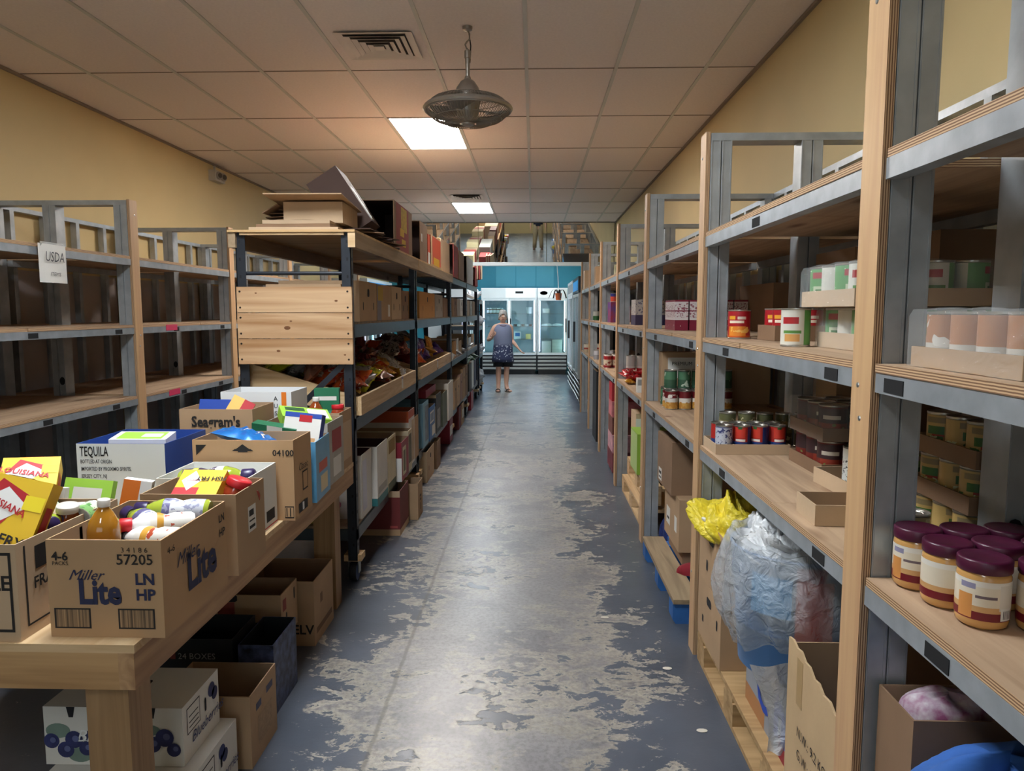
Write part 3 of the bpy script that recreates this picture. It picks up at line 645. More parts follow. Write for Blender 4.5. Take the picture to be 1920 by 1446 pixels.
TIN = mat('tin_plate', 'b8b5ae', .28, .85, .06, 40); TIND = mat('tin_lid', '9a958c', .3, .8, .1, 50)
CANM = {}
def can(label, loc, lm, r=.037, h=.108, rz=0, group=None, rot=None, cat='can'):
    k = (r, h)
    if k not in CANM:
        CANM[k] = (MB().lathe([(0, .003), (r-.003, .003), (r-.002, 0), (r, 0), (r, .004), (r-.0015, .006), (r-.0015, h-.006), (r, h-.004), (r, h), (r-.002, h), (r-.003, h-.003), (r*.6, h-.003), (r*.57, h-.0045), (0, h-.0045)], 18, 0, [0]*9+[1]*4).mesh('can', [TIN, TIND], True),
                   MB().lathe([(r-.0008, .006), (r-.0008, h-.006)], 18, 0).mesh('paper_label', [TIN], True))
        # open tube: drop its caps
        me = CANM[k][1]; bm = bmesh.new(); bm.from_mesh(me); bmesh.ops.delete(bm, geom=[f for f in bm.faces if len(f.verts) > 4], context='FACES'); bm.to_mesh(me); bm.free()
    o = put('can', CANM[k][0], None, loc, rot or (0, 0, rz)); tag(o, label, cat, group)
    p = put('paper_label', CANM[k][1], o); p.material_slots[0].link = 'OBJECT'; p.material_slots[0].material = lm
    return o
def cantray(label, x0, x1, y0, y1, z0, hh=.045, m=None, rz=0, group=None, clear=None):
    return carton('can_tray', label, x0, x1, y0, y1, z0, hh, m or CARDL, rz, True, None, None, cat='tray', group=group)
def film_wrap(label, x0, x1, y0, y1, z0, z1):
    def f(u, v):
        a = 2*math.pi*u; W, D = (x1-x0)/2, (y1-y0)/2; c, s = math.cos(a), math.sin(a); k = 1/max(abs(c), abs(s))
        q = 1 if v < .85 else 1-(v-.85)*1.2
        return (W*max(-1, min(1, c*k*1.0))*q, D*max(-1, min(1, s*k))*q, (z1-z0)*min(1, v/.85)+.002*math.sin(u*60))
    o = MB().grid(f, 40, 8).build('shrink_wrap', filmmat('shrink_film', 'dfe6e8', .16, .12, .6), None, ((x0+x1)/2, (y0+y1)/2, z0), smooth=True, ang=1.5)
    return tag(o, label, 'wrap')
BOT = {}
BOT['juice'] = dict(body=[(0, 0), (.036, .0), (.041, .01), (.041, .04), (.037, .06), (.041, .08), (.041, .115), (.034, .145), (.018, .175), (.016, .182)], label=[(.0415, .045), (.0385, .06), (.0415, .09)], cap=[(.0, .18), (.02, .18), (.021, .183), (.021, .203), (.019, .206), (0, .206)])
BOT['sport'] = dict(body=[(0, 0), (.028, 0), (.033, .008), (.033, .055), (.027, .075), (.033, .095), (.033, .125), (.024, .15), (.016, .162), (.016, .17)], label=[(.0335, .012), (.0335, .055), (.0275, .075), (.0335, .095), (.0335, .12)], cap=[(0, .165), (.021, .165), (.022, .17), (.021, .195), (.017, .199), (0, .199)])
BOT['jug'] = dict(body=[(0, 0), (.05, 0), (.057, .012), (.057, .1), (.05, .13), (.03, .165), (.019, .18), (.018, .19)], label=[(.0575, .03), (.0575, .095)], cap=[(0, .186), (.0215, .186), (.022, .19), (.022, .21), (.02, .213), (0, .213)])
BOT['jar'] = dict(body=[(0, 0), (.032, 0), (.037, .008), (.037, .08), (.031, .095), (.029, .1)], label=[(.0375, .018), (.0375, .075)], cap=[(0, .098), (.034, .098), (.035, .101), (.035, .118), (.033, .121), (0, .121)])
def bottle(kind, label, loc, rot, bm_, cm, lm, sc=1., name='bottle', group=None, cat='bottle', extra=None):
    d = BOT[kind]
    if 'me' not in d:
        d['me'] = [MB().lathe(d[k], 20).mesh(k, [TIN], True, 1.0) for k in ('body', 'cap', 'label')]
        me = d['me'][2]; bm = bmesh.new(); bm.from_mesh(me); bmesh.ops.delete(bm, geom=[f for f in bm.faces if len(f.verts) > 4], context='FACES'); bm.to_mesh(me); bm.free()
    t = tag(put(name, None, None, loc, rot), label, cat, group); t.scale = (sc,)*3
    for nm, me, m in (('body', d['me'][0], bm_), ('cap', d['me'][1], cm), ('label_band', d['me'][2], lm)):
        if m is None: continue
        o = put(nm, me, t); o.material_slots[0].link = 'OBJECT'; o.material_slots[0].material = m
    return t
def juice(name, col, rough=.08):
    if name in MC: return MC[name]
    m, nt, b, N, L = newmat(name); b.inputs['Base Color'].default_value = lin(col); b.inputs['Roughness'].default_value = rough; b.inputs['Coat Weight'].default_value = .6
    b.inputs['Subsurface Weight'].default_value = .0; MC[name] = m; return m
def packet(name, label, loc, size, rot, m, prints=(), texts=(), cat='packet', group=None):
    """closed grocery carton lying at any angle; prints on faces as in carton, centred on its middle"""
    w_, d_, h_ = size; mats = [m]; b = MB().box(-w_/2, w_/2, -d_/2, d_/2, -h_/2, h_/2)
    def fp(f, u, v, o): return {'f': (-w_/2+w_*u, -d_/2-o, -h_/2+h_*v), 't': (-w_/2+w_*u, -d_/2+d_*v, h_/2+o), 'r': (w_/2+o, -d_/2+d_*u, -h_/2+h_*v)}[f]
    for n_, p in enumerate(prints):
        f, *uv, pm = p
        if pm not in mats: mats.append(pm)
        o = .0006+.0003*n_; n = len(b.v); pts = [(uv[i], uv[i+1]) for i in range(0, len(uv), 2)]
        if len(pts) == 2: (a, c), (d, e) = pts; pts = [(a, c), (d, c), (d, e), (a, e)]
        b.v += [fp(f, u, v, o) for u, v in pts]; b.face(range(n, n+len(pts)), mats.index(pm))
    o = tag(b.build(name, mats, None, loc, rot), label, cat, group)
    RT = {'f': (math.pi/2, 0, 0), 't': (0, 0, 0), 'r': (math.pi/2, 0, math.pi/2)}
    for (f, s, u, v, size_, tm, *kw) in texts:
        r_ = RT[f]; k_ = dict(kw[0]) if kw else {}; tw = k_.pop('turn', 0); e = (Euler(r_).to_matrix() @ Matrix.Rotation(tw, 3, 'Z')).to_euler(); text(o, s, size_, tm, fp(f, u, v, .003), e, **k_)
    return o
BAGM = []
for sd in range(4):
    rr = random.Random(sd)
    ph = [rr.uniform(0, 6) for _ in range(6)]
    def bagf(sg):
        def f(u, v):
            e = (math.sin(math.pi*u)**.6)*(math.sin(math.pi*v)**.5) if 0 < u < 1 and 0 < v < 1 else 0
            cr = .006*math.sin(u*19+ph[0]+3*v)*math.sin(v*15+ph[1])+.006*math.sin(u*9+ph[2])*math.sin(v*27+ph[3])
            ed = .006*math.sin(v*21+ph[4])
            return ((u-.5)*.15*(1-.12*math.sin(math.pi*v))+ed*.4, (v-.5)*.21+.004*math.sin(u*25+ph[5]), sg*(.03*e+cr*e*1.3))
        return f
    b = MB().grid(bagf(1), 10, 12); b.grid(lambda u, v, g=bagf(-1): g(1-u, v), 10, 12); BAGM.append(b.mesh('snack_bag', [TIN], True, 1.2))
def foil(name, c1, c2, c3='e8e4da', rough=.28):
    """glossy printed snack film: two-tone with a pale flash"""
    if name in MC: return MC[name]
    m, nt, b, N, L = newmat(name); tc = N('ShaderNodeTexCoord'); oi = N('ShaderNodeObjectInfo'); ad = N('ShaderNodeVectorMath'); ad.operation = 'ADD'; L(tc.outputs['Object'], ad.inputs[0]); L(oi.outputs['Random'], ad.inputs[1])
    nz = N('ShaderNodeTexNoise'); nz.inputs['Scale'].default_value = 17; nz.inputs['Detail'].default_value = 3; nz.inputs['Distortion'].default_value = 1; L(ad.outputs[0], nz.inputs['Vector'])
    rp = N('ShaderNodeValToRGB'); rp.color_ramp.interpolation = 'CONSTANT'; e = rp.color_ramp.elements; e[0].color = lin(c1); e[1].position = .54; e[1].color = lin(c2); q = e.new(.63); q.color = lin(c3)
    L(nz.outputs[0], rp.inputs[0]); L(rp.outputs[0], b.inputs['Base Color']); b.inputs['Roughness'].default_value = rough; b.inputs['Metallic'].default_value = .25; MC[name] = m; return m
def bag(label, loc, rot, m, sc=1., group=None, v=0, name='snack_bag'):
    o = put(name, BAGM[v % 4], None, loc, rot); o.scale = (sc,)*3; tag(o, label, 'bag', group); o.material_slots[0].link = 'OBJECT'; o.material_slots[0].material = m; return o

# ================================================================ open boxes on the packing table
NAVY = C_('navy_print', '23284a', .7); BLKP = C_('black_ink', '1d1a1a', .75); REDP = C_('red_print', 'b3202a', .5); YELP = C_('yellow_print', 'e6b81e', .5); YELN = C_('lemon_print', 'f0d92a', .5)
LITEC = mat('beer_carton_board', 'b3916c', .8, 0, .05, 5, .1, 60)
BARC = mat('barcode', 'b3916c', .8, 0, 0, 160, 0, None, (1, 1, .01), col2='2b2622')
mil = carton('open_box', 'open tan beer carton at the table corner with big blue lettering', -1.153, -.876, 1.64, 2.0, TZ, .239, LITEC, 0, pad=.166,
    prints=[('f', .04, .09, .36, .3, BLKP), ('f', .055, .105, .345, .285, BARC), ('f', .6, .09, .92, .3, BLKP), ('f', .615, .105, .905, .285, BARC)],
    texts=[('f', '4-6', .12, .83, .03, BLKP, dict(bold=.02)), ('f', 'PACKS', .12, .76, .013, BLKP), ('f', '3 4 1 8 6', .77, .9, .018, BLKP), ('f', '57205', .77, .8, .036, BLKP, dict(bold=.01)),
           ('f', 'LN', .85, .6, .038, NAVY, dict(bold=.03)), ('f', 'HP', .85, .44, .038, NAVY, dict(bold=.03)), ('f', 'Miller', .33, .64, .036, NAVY, dict(shear=.5)), ('f', 'Lite', .45, .46, .085, NAVY, dict(bold=.035, sx=.8)),
           ('r', '4-6', .12, .85, .024, BLKP, dict(sx=1.2)), ('r', 'Miller', .34, .68, .05, NAVY, dict(shear=.5)), ('r', 'Lite', .56, .46, .13, NAVY, dict(bold=.035, sx=.85)), ('r', 'LN', .91, .83, .03, BLKP, dict(bold=.02)), ('r', 'HP', .91, .66, .03, BLKP, dict(bold=.02)),
           ('k', 'LITE', .5, .5, .09, NAVY)])
text(mil, 'Lite', .1, NAVY, (-.1345, .0, .19), (math.pi/2, 0, math.pi/2), bold=.03, sx=.8)
carton('open_box', 'open box at the left picture edge marked FRAGILE, yellow fry mix inside', -1.62, -1.205, 1.61, 2.03, TZ, .235, CARDL, 0, pad=.166,
    prints=[('r', .06, .12, .075, .95, BLKP), ('r', .06, .11, .95, .13, BLKP), ('r', .15, .66, .32, .9, BLKP), ('f', .5, .1, .97, .92, BLKP), ('f', .515, .13, .955, .89, CARDL)],
    texts=[('r', 'FRAGILE', .3, .52, .04, BLKP, dict(bold=.02)), ('f', 'FRAGILE', .74, .6, .05, BLKP, dict(bold=.02))])
carton('open_box', 'open tan box behind the beer carton with a pasted shipping label', -1.15, -.866, 2.05, 2.27, TZ, .244, CARD, .0, pad=.15, prints=[('r', .38, .42, .66, .75, PAPER), ('r', .42, .55, .62, .57, BLKP), ('r', .42, .62, .58, .7, BLKP), ('r', .42, .46, .62, .5, BLKP)], flaps=())
carton('open_box', 'white mailing carton between two tan boxes on the table', -1.25, -.945, 2.33, 2.6, TZ, .225, mat('white_corrugate', 'd9d6cf', .7, 0, .04, 5), 0, pad=.16, inner=mat('white_corrugate_inner', 'd2d2ce', .75),
    prints=[('r', .0, .03, 1, .05, REDP), ('r', .06, .08, .94, .95, PAPER), ('r', .6, .12, .9, .3, BLKP), ('f', .1, .1, .9, .9, PAPER)])
CHQ = mat('snack_case_board', 'b6926b', .8, 0, .05, 5, .1, 60)
chq = carton('open_box', 'tall tan case printed 04100 on the table, blue candy packet on top', -1.262, -.885, 2.62, 2.83, TZ, .303, CHQ, 0, pad=.24,
    prints=[('f', .9, .03, .99, .18, BLKP), ('f', .905, .045, .985, .165, CHQ), ('f', .915, .05, .925, .16, BLKP), ('f', .95, .05, .96, .16, BLKP), ('r', .45, .3, .75, .55, BLKP), ('r', .48, .32, .72, .53, CHQ), ('r', .2, .05, .7, .17, BLKP), ('r', .4, .06, .5, .16, WHITE)],
    texts=[('f', '04100', .9, .84, .032, BLKP, dict(bold=.02)), ('r', 'Classic', .5, .62, .04, BLKP, dict(shear=.3)), ('k', '04100', .12, .85, .032, BLKP)])
tri = MB(); tri.quad((-.175, 0, .285), (-.135, 0, .285), (-.175, 0, .245), (-.175, 0, .245)); tri.build('triangle_mark', BLKP, chq, (0, -.1062, 0))
tri = MB(); tri.quad((-.04, 0, .262), (.04, 0, .262), (.03, 0, .27), (-.03, 0, .27)); tri.quad((-.025, 0, .27), (.025, 0, .27), (.0, 0, .288), (.0, 0, .288)); tri.quad((-.018, 0, .258), (.018, 0, .258), (.018, 0, .262), (-.018, 0, .262)); tri.build('house_logo', BLKP, chq, (0, -.1062, 0))
TEQW = mat('white_coated_board', 'cfd6d8', .45, 0, .03, 4); TEQB = mat('blue_coated_board', '27468c', .45, 0, .05, 5)
teq = carton('open_box', 'white and blue box lettered TEQUILA at the table back', -1.655, -1.33, 2.55, 2.88, TZ, .3, TEQB, 0, pad=.26, inner=TEQB, prints=[('f', 0, 0, 1, 1, TEQW)],
    texts=[('f', 'TEQUILA', .2, .9, .05, DARK, dict(bold=.015, fit=.105)), ('f', 'BOTTLED AT ORIGIN', .22, .78, .02, DARK, dict(fit=.115, bold=.01)), ('f', 'IMPORTED BY PROXIMO SPIRITS,', .33, .69, .02, DARK, dict(fit=.185, bold=.01)), ('f', 'JERSEY CITY, NJ', .19, .6, .02, DARK, dict(fit=.095, bold=.01)), ('r', 'TEQUILA', .55, .5, .05, TEQW, dict(bold=.01)), ])
carton('open_box', 'tan box with old-style black lettering across its front', -1.545, -1.222, 3.1, 3.36, TZ, .352, CARD, 0, pad=.27, texts=[('f', "Seagram's", .5, .84, .064, BLKP, dict(bold=.03, sx=.85)), ], prints=[])
carton('open_box', 'white box with an orange stripe beside the black-lettered tan box', -1.49, -1.15, 3.40, 3.64, TZ, .395, mat('white_gloss_board', 'd7d9da', .45), 0, pad=.26, inner=mat('white_gloss_board', 'd7d9da', .45),
    prints=[('f', .86, 0, .93, 1, C_('orange_print', 'd9731f', .5)), ('r', .3, .4, .55, .62, C_('brown_seal', '7a3c22', .6))], texts=[('f', 'A', .78, .92, .03, DARK), ('f', 'U', .78, .83, .03, DARK), ('f', 'S', .78, .74, .03, DARK), ])
SKY = mat('light_blue_pack', '5c9cc4', .35, 0, .12, 9)
carton('snack_carton', 'pale blue snack carton standing at the table edge', -1.02, -.885, 2.87, 3.11, TZ, .25, SKY, .05, pad=.12, prints=[('r', .2, .45, .8, .62, C_('snack_red', 'c0503a', .5)), ('r', .3, .1, .8, .38, C_('snack_cream', 'd9c9a0', .6))], texts=[])
carton('open_box', 'grey printed wine case with red label on the table', -1.2, -.905, 3.14, 3.4, TZ, .285, mat('grey_print_board', 'a7a39b', .6, 0, .1, 12), 0, pad=.2, prints=[('r', .25, .5, .85, .85, C_('wine_red', '9c2b2c', .5)), ('r', .3, .1, .8, .4, PAPER)], texts=[])
carton('open_box', 'brown wine case at the far end of the packing table', -1.14, -.93, 3.43, 3.66, TZ, .29, CARD, 0, pad=.2, prints=[('r', .1, .15, .9, .8, CARDL)], texts=[])
# goods lying in the table boxes
APPLE = juice('apple_juice', 'a8701c'); CIDER = juice('cider', '8a3f16'); CAPW = mat('clear_cap', 'd5d2cc', .3); CAPR = C_('red_cap', 'c4232c', .4); CAPG = C_('green_cap', '1f5a36', .4); CAPB = C_('black_cap', '17171c', .35); CAPP = C_('purple_cap', '2f2350', .35)
LIME = juice('lime_drink', '9fae3a'); PURP = bandmat('grape_wrap', [(0, '3a2a5e'), (.3, 'c7cf4a'), (.42, '39294f'), (.8, 'd8d4de')], .125, [('e6e3ea', 60, .6, .45, .8)]); SILV = bandmat('silver_wrap', [(0, 'b9bcc6'), (.5, 'd6d8dc'), (.8, '5f5b86')], .125, [('8d8fa8', 70, .58, 0, 1)])
WHTL = bandmat('white_wrap', [(0, 'dedbd4'), (.7, 'cf9a3b'), (.85, 'dedbd4')], .12, [('b44a2c', 50, .62, .2, .7)]); GRNL = bandmat('green_wrap', [(0, 'cfe0c4'), (.6, '7fb06a')], .11, [('4f8a44', 40, .6, 0, 1)])
FFY = C_('fry_mix_yellow', 'e3bb2b', .45)
def frymix(label, loc, rot, sz=(.13, .05, .2)):
    return packet('fry_mix_box', label, loc, sz, rot, FFY, [('f', .0, .52, .3, .95, .75, .8, .5, .4, REDP), ('f', .08, .62, .42, .86, .78, .66, .45, .42, WHITE), ('f', .7, .8, .98, .62, YELN), ('t', .3, 0, .7, 1, REDP), ('r', .2, .35, .8, .7, REDP)],
        [('f', 'LOUISIANA', .42, .64, .025, REDP, dict(turn=-.25, bold=.02)), ('f', 'FISH FRY', .5, .24, .036, BLKP, dict(turn=-.1, bold=.02))], 'packet', 'yellow fish fry mixes')
def lie(kind, label, c, yaw, pitch, *a, **k):
    """bottle lying with its middle at c, cap end pointing along yaw (0 = +X), raised by pitch"""
    sc = a[3] if len(a) > 3 else 1.; h = {'sport': .1, 'juice': .1, 'jug': .105, 'jar': .06}[kind]*sc
    d = Vector((math.cos(pitch)*math.cos(yaw), math.cos(pitch)*math.sin(yaw), math.sin(pitch)))
    return bottle(kind, label, Vector(c)-d*h, d.to_track_quat('Z', 'Y').to_euler(), *a, **k)
frymix('yellow fish fry carton leaning at the left picture edge', (-1.305, 1.73, .965), (-.42, .22, .06), (.17, .05, .2))
frymix('yellow fry carton lying flat behind the leaning one', (-1.42, 1.97, .985), (-.95, .05, .45), (.14, .06, .17))
packet('fry_mix_box', 'yellow fish fry carton lying upside down in the tan box', (-1.005, 2.135, .945), (.135, .105, .045), (.55, 0, .0), FFY, [('t', .0, 0, .55, .28, C_('fry_red', 'b3202a', .5)), ('t', .08, .55, .3, .95, .52, .55, .3, .15, WHITE)], [('t', 'FISH FRY', .74, .62, .024, BLKP, dict(turn=3.14, bold=.02)), ('t', 'LOUISIANA', .3, .55, .009, REDP)], 'packet', 'yellow fish fry mixes')
bottle('jug', 'amber juice jug with clear cap in the beer carton', (-1.075, 1.74, .831), (.0, .05, 0), APPLE, CAPW, None, .68)
lie('sport', 'lime drink bottle lying in the beer carton', (-1.04, 1.88, .875), 2.6, .12, LIME, CAPP, SILV, 1.0)
lie('sport', 'silver-wrapped bottle by the right rim of the beer carton', (-1.0, 1.945, .89), 3.3, .06, LIME, CAPP, SILV, 1.0)
lie('sport', 'red-capped bottle lying across the beer carton', (-.985, 1.83, .885), 3.7, .1, WHITE, CAPR, WHTL, .9)
lie('sport', 'black-capped bottle lying against the front of the beer carton', (-.975, 1.77, .865), 2.9, -.05, WHITE, CAPB, WHTL, .95)
bottle('jug', 'dark amber juice jug standing by the blue and white box', (-1.52, 2.16, .70), (.0, 0, 0), CIDER, CAPW, WHTL, 1.25)
packet('snack_box', 'white and navy carton propped beside the amber jug', (-1.46, 2.06, .86), (.13, .03, .2), (-.15, .1, .2), PAPER, [('f', 0, .6, 1, 1, NAVY), ('f', .75, 0, 1, 1, WHITE)])
lie('sport', 'purple-capped silver bottle between the fry mix cartons', (-1.33, 1.85, .875), -.5, .15, LIME, CAPP, SILV, 1.0)
lie('jar', 'green-topped bottle lying in the left edge box', (-1.36, 1.93, .885), -1.3, .25, C_('dark_green_glass', '1c3a2a', .15), CAPG, GRNL, 1.0)
can('drink can lying with its top towards the viewer', (-1.25, 1.98, .875), GRNL, .033, .12, rot=(1.5, 0, .25))
bottle('jar', 'small amber jar with clear cap in the left edge box', (-1.265, 1.755, .831), (.0, 0, 0), CIDER, CAPW, WHTL, .85)
bottle('jar', 'clear-capped amber jar at the right rim of the left edge box', (-1.25, 1.87, .831), (.1, .1, 0), CIDER, CAPW, WHTL, .8)
lie('sport', 'silver bottle with purple cap on the rim of the left edge box', (-1.29, 1.8, .885), .9, .1, LIME, CAPP, PURP, .9)
lie('jar', 'pale tub lying beside the drink can', (-1.3, 1.95, .87), -2.5, .1, C_('pale_sauce', 'c8b090', .4), CAPW, WHTL, 1.)
bottle('jug', 'amber jug with white cap in the tan box', (-1.065, 2.2, .851), (-.0, .05, 0), APPLE, CAPW, None, .62)
lie('sport', 'purple and lime drink bottle lying on top of the white carton', (-1.08, 2.42, .905), .12, .06, LIME, CAPP, PURP, 1.25)
lie('jar', 'red cap jar lying in the white mailing carton', (-1.13, 2.38, .895), .1, .1, C_('pale_sauce', 'c8b090', .4), CAPR, None, .9)
lie('jar', 'flat red-lidded tub at the right of the tan box', (-.92, 2.16, .905), .3, 1.2, C_('salsa', '9a3a20', .2), CAPR, None, 1.05)
lie('jar', 'red sauce bottle lying right of the fry mix', (-.93, 2.22, .90), 2.8, .2, C_('salsa', '9a3a20', .2), CAPR, None, 1.)
lie('sport', 'clear ribbed water bottle lying left of the fry mix', (-1.11, 2.115, .885), 2.7, .1, filmmat('water_plastic', 'c8ccd4', .6, .1, .1), CAPB, None, .9)
packet('snack_box', 'orange and white carton lying outside the tan box', (-1.24, 2.16, .83), (.08, .05, .26), (-.1, .2, .3), WHITE, [('f', 0, .6, .6, 1, C_('orange_print', 'd9731f', .5))])
packet('snack_box', 'lime green packet behind the drink cans', (-1.36, 2.11, .84), (.14, .03, .26), (-.3, .1, .1), C_('lime_pack', '9ccf4a', .5), [('f', .2, .5, .8, .9, PAPER)])
for o in list(COL.objects):
    if o.parent is None and o.get('category') in ('bottle', 'can', 'packet') and (o.location.x < -1.2 and o.location.y < 2.03 or (-1.16 < o.location.x < -.87 and o.location.y < 2.0)) and not o.name.startswith('fry'): o.location.z += .036
# tall case and beyond
bag('blue and white candy bag on the tall tan case', (-1.10, 2.725, .995), (.2, .1, 1.5), foil('blue_candy', '1f6fb8', '2b5fae', 'e8e4da'), 1.05, None, 1)
packet('meal_kit_box', 'white and green packet lying in the blue and white box', (-1.5, 2.72, .982), (.2, .14, .04), (.06, .03, .2), WHITE, [('t', .1, .1, .9, .9, C_('lime_pack', '9ccf4a', .5)), ('t', .5, .3, .85, .7, PAPER)])
packet('snack_box', "blue and white packet in the black-lettered tan box", (-1.42, 3.2, 1.03), (.15, .05, .1), (-.3, 0, -.1), WHITE, [('f', 0, .5, 1, 1, C_('royal_print', '2c4aa0', .5)), ('f', .1, .1, .5, .45, REDP)])
packet('snack_box', "red and yellow packet in the black-lettered tan box", (-1.32, 3.19, 1.03), (.1, .03, .12), (-.4, .5, .2), C_('snack_yellow', 'dfb45a', .5), [('f', .5, 0, 1, 1, REDP), ('f', .55, .3, .9, .6, WHITE)])
packet('pasta_box', 'white crispbread packet standing at the table edge', (-.97, 3.0, .965), (.16, .04, .17), (-.25, .08, -.1), PAPER, [('f', 0, .88, 1, 1, C_('royal_print', '2c4aa0', .5)), ('f', .4, .78, .75, .95, REDP), ('f', .45, .15, .9, .4, C_('cracker', 'c79a6b', .7)), ('r', 0, 0, 1, 1, C_('royal_print', '2c4aa0', .5))], [])
packet('pasta_box', 'lime green pasta box lying on the grey case', (-1.04, 3.25, .995), (.22, .13, .05), (.25, .15, .5), C_('lime_pack', '9ccf4a', .5), [('t', .55, .1, .95, .9, PAPER), ('t', .1, .6, .5, .9, CAPG)])
packet('pasta_box', 'dark green pasta box standing on end by the rack', (-1.02, 3.55, 1.0), (.12, .04, .2), (0, 0, .1), C_('dark_green_pack', '1f6a4a', .5), [('f', .1, .7, .9, .8, PAPER), ('f', .1, .1, .9, .45, C_('teal_pack', '2c8a78', .5))])
packet('pasta_box', 'green and white long packet lying behind the tall case', (-1.09, 3.02, .965), (.2, .05, .07), (.15, .12, -.15), C_('dark_green_pack', '1f6a4a', .5), [('f', .35, 0, .7, 1, PAPER), ('f', .7, .1, 1, .5, REDP)])
bottle('jug', 'cloudy amber jug behind the green packets', (-1.07, 3.5, .901), (0, .05, 0), CIDER, CAPW, None, .75)
bottle('jar', 'red-capped bottle standing at the far table end', (-.97, 3.55, .91), (0, 0, 0), C_('salsa', '9a3a20', .2), CAPR, WHTL, .9)
bottle('jar', 'clear-capped jar in the grey case', (-1.17, 3.05, .86), (.3, 0, 0), CIDER, CAPW, WHTL, .9)
# ================================================================ rack 1 and 2: slanted pine bins of snacks
def bin_(label, y0, y1, seam):
    t = thing('pine_bin', label, 'bin', (-.945, y0, .918), 0, 'slanted pine snack bins')
    # floor slopes up away from the aisle
    Ln = y1-y0
    MB().bar((.0, Ln/2, .012), (-.55, Ln/2, .125), Ln-.05, .014, 0, (0, 0, 1)).build('bin_floor', PARTB, t)
    for a, b in ((0, seam), (seam+.003, Ln)): MB().box(.0, .02, a, b, .0, .1).build('front_board', PINEY, t)
    for yy in (0, Ln-.02):
        M = Matrix.Translation((0, yy, 0)) @ Matrix.Rotation(math.pi/2, 4, 'X') @ Matrix.Translation((0, 0, -.02))
        MB().prism([(-.001, 0), (-.001, .1), (-.565, .275), (-.565, .125), (-.05, .0)], .02, M).build('end_board', PINE, t)
    MB().box(-.585, -.565, 0, Ln, .1, .28).build('back_board', PINEY, t)
    MB().box(.0205, .0212, seam+.0, seam+.06, .02, .1).build('price_tag', PAPER, t); MB().box(.0205, .022, seam+.0, seam+.06, .085, .102).build('tape_strip', C_('violet_tape', '8a80a8', .5), t)
    return t
bin_('slanted pine bin full of snack bags on the nearest rack', 3.86, 5.68, 1.2)
bin_('slanted pine bin of snacks on the second rack', 5.96, 8.16, 1.0)
FO = [('orange-red', foil('foil_orange', 'd8622a', 'b83a22')), ('lime yellow', foil('foil_lime', 'c8cc2e', '86a028', 'ece64a')), ('grey silver', foil('foil_silver', 'b4b2b0', '7a7674', 'dcd8d4', .25)), ('brown', foil('foil_brown', '7a5242', 'a0664c', 'c8a890')),
      ('light blue', foil('foil_blue', '3a86a8', '2a5a88', '9cc4d0')), ('dark green', foil('foil_green', '2a4a2e', '1c3a24', '6a8a50')), ('amber', foil('foil_amber', 'c08a1e', 'a8601a', 'e0c060')), ('maroon', foil('foil_maroon', '6a1a24', '4a1420', 'a85a50')), ('white and black', foil('foil_white', 'd0ccc8', '4a4648', 'e6e2de')), ('purple', foil('foil_purple', '4a2a8a', '38206a', '9a80c0'))]
def fill_bin(y0, y1, n, where, cols, rows):
    rr = random.Random(n)
    k = 0
    for j in range(rows):
        for i in range(n):
            yy = y0+.13+(y1-y0-.26)*(i+.5*(j % 2)+rr.uniform(-.2, .2))/n; u = (j+.5)/rows; x = -1.03-u*.42+rr.uniform(-.02, .03); z = 1.035+u*.16+.025*math.sin(i*1.7+j)+rr.uniform(0, .04)
            ci = cols(i/n, u, rr); nm, m = FO[ci]
            bag('%s snack bag heaped %s %s of the %s' % (nm, ['in front', 'midway', 'at the back'][min(2, int(u*3))], ['near end', 'near middle', 'far middle', 'far end'][min(3, max(0, int(4*(yy-y0)/(y1-y0))))], where), (x, yy, z), (rr.uniform(-.7, .7), rr.uniform(-.5, .9), rr.uniform(0, 6.3)), m, rr.uniform(.95, 1.2), 'snack bags in the %s' % where, k); k += 1
def cols1(i, u, rr):
    if u < .35: return rr.choice([0, 0, 1, 6, 4, 2]) if i < .35 else rr.choice([2, 2, 3, 6, 0])
    if u < .65: return rr.choice([4, 2, 3, 1, 0]) if i < .4 else rr.choice([3, 3, 7, 2])
    return rr.choice([1, 8, 6, 2]) if i < .3 else rr.choice([3, 5, 5, 7])
fill_bin(3.86, 5.68, 12, 'nearest pine bin', cols1, 5)
fill_bin(5.96, 8.16, 8, 'second pine bin', lambda i, u, rr: rr.choice([7, 8, 4, 0]) if i < .45 else rr.choice([9, 9, 2, 6]), 3)
# taller bags standing at the back
for k, (y, c) in enumerate(((4.55, 5), (4.8, 5), (5.05, 5), (5.45, 7))): bag('tall %s sack standing at the back of the nearest bin' % FO[c][0], (-1.3, y, 1.2), (1.3, .1*k-.15, 1.4), FO[c][1], 1.25, 'tall sacks in the nearest bin', k, 'tall_snack_bag')
for k, (y, c) in enumerate(((6.1, 7), (6.35, 4), (6.75, 9), (7.0, 9), (7.5, 6))): bag('%s bag standing upright in the second bin' % FO[c][0], (-1.08, y, 1.12), (1.35, .1*k-.2, 1.3), FO[c][1], 1.0, 'upright bags in the second bin', k, 'tall_snack_bag')

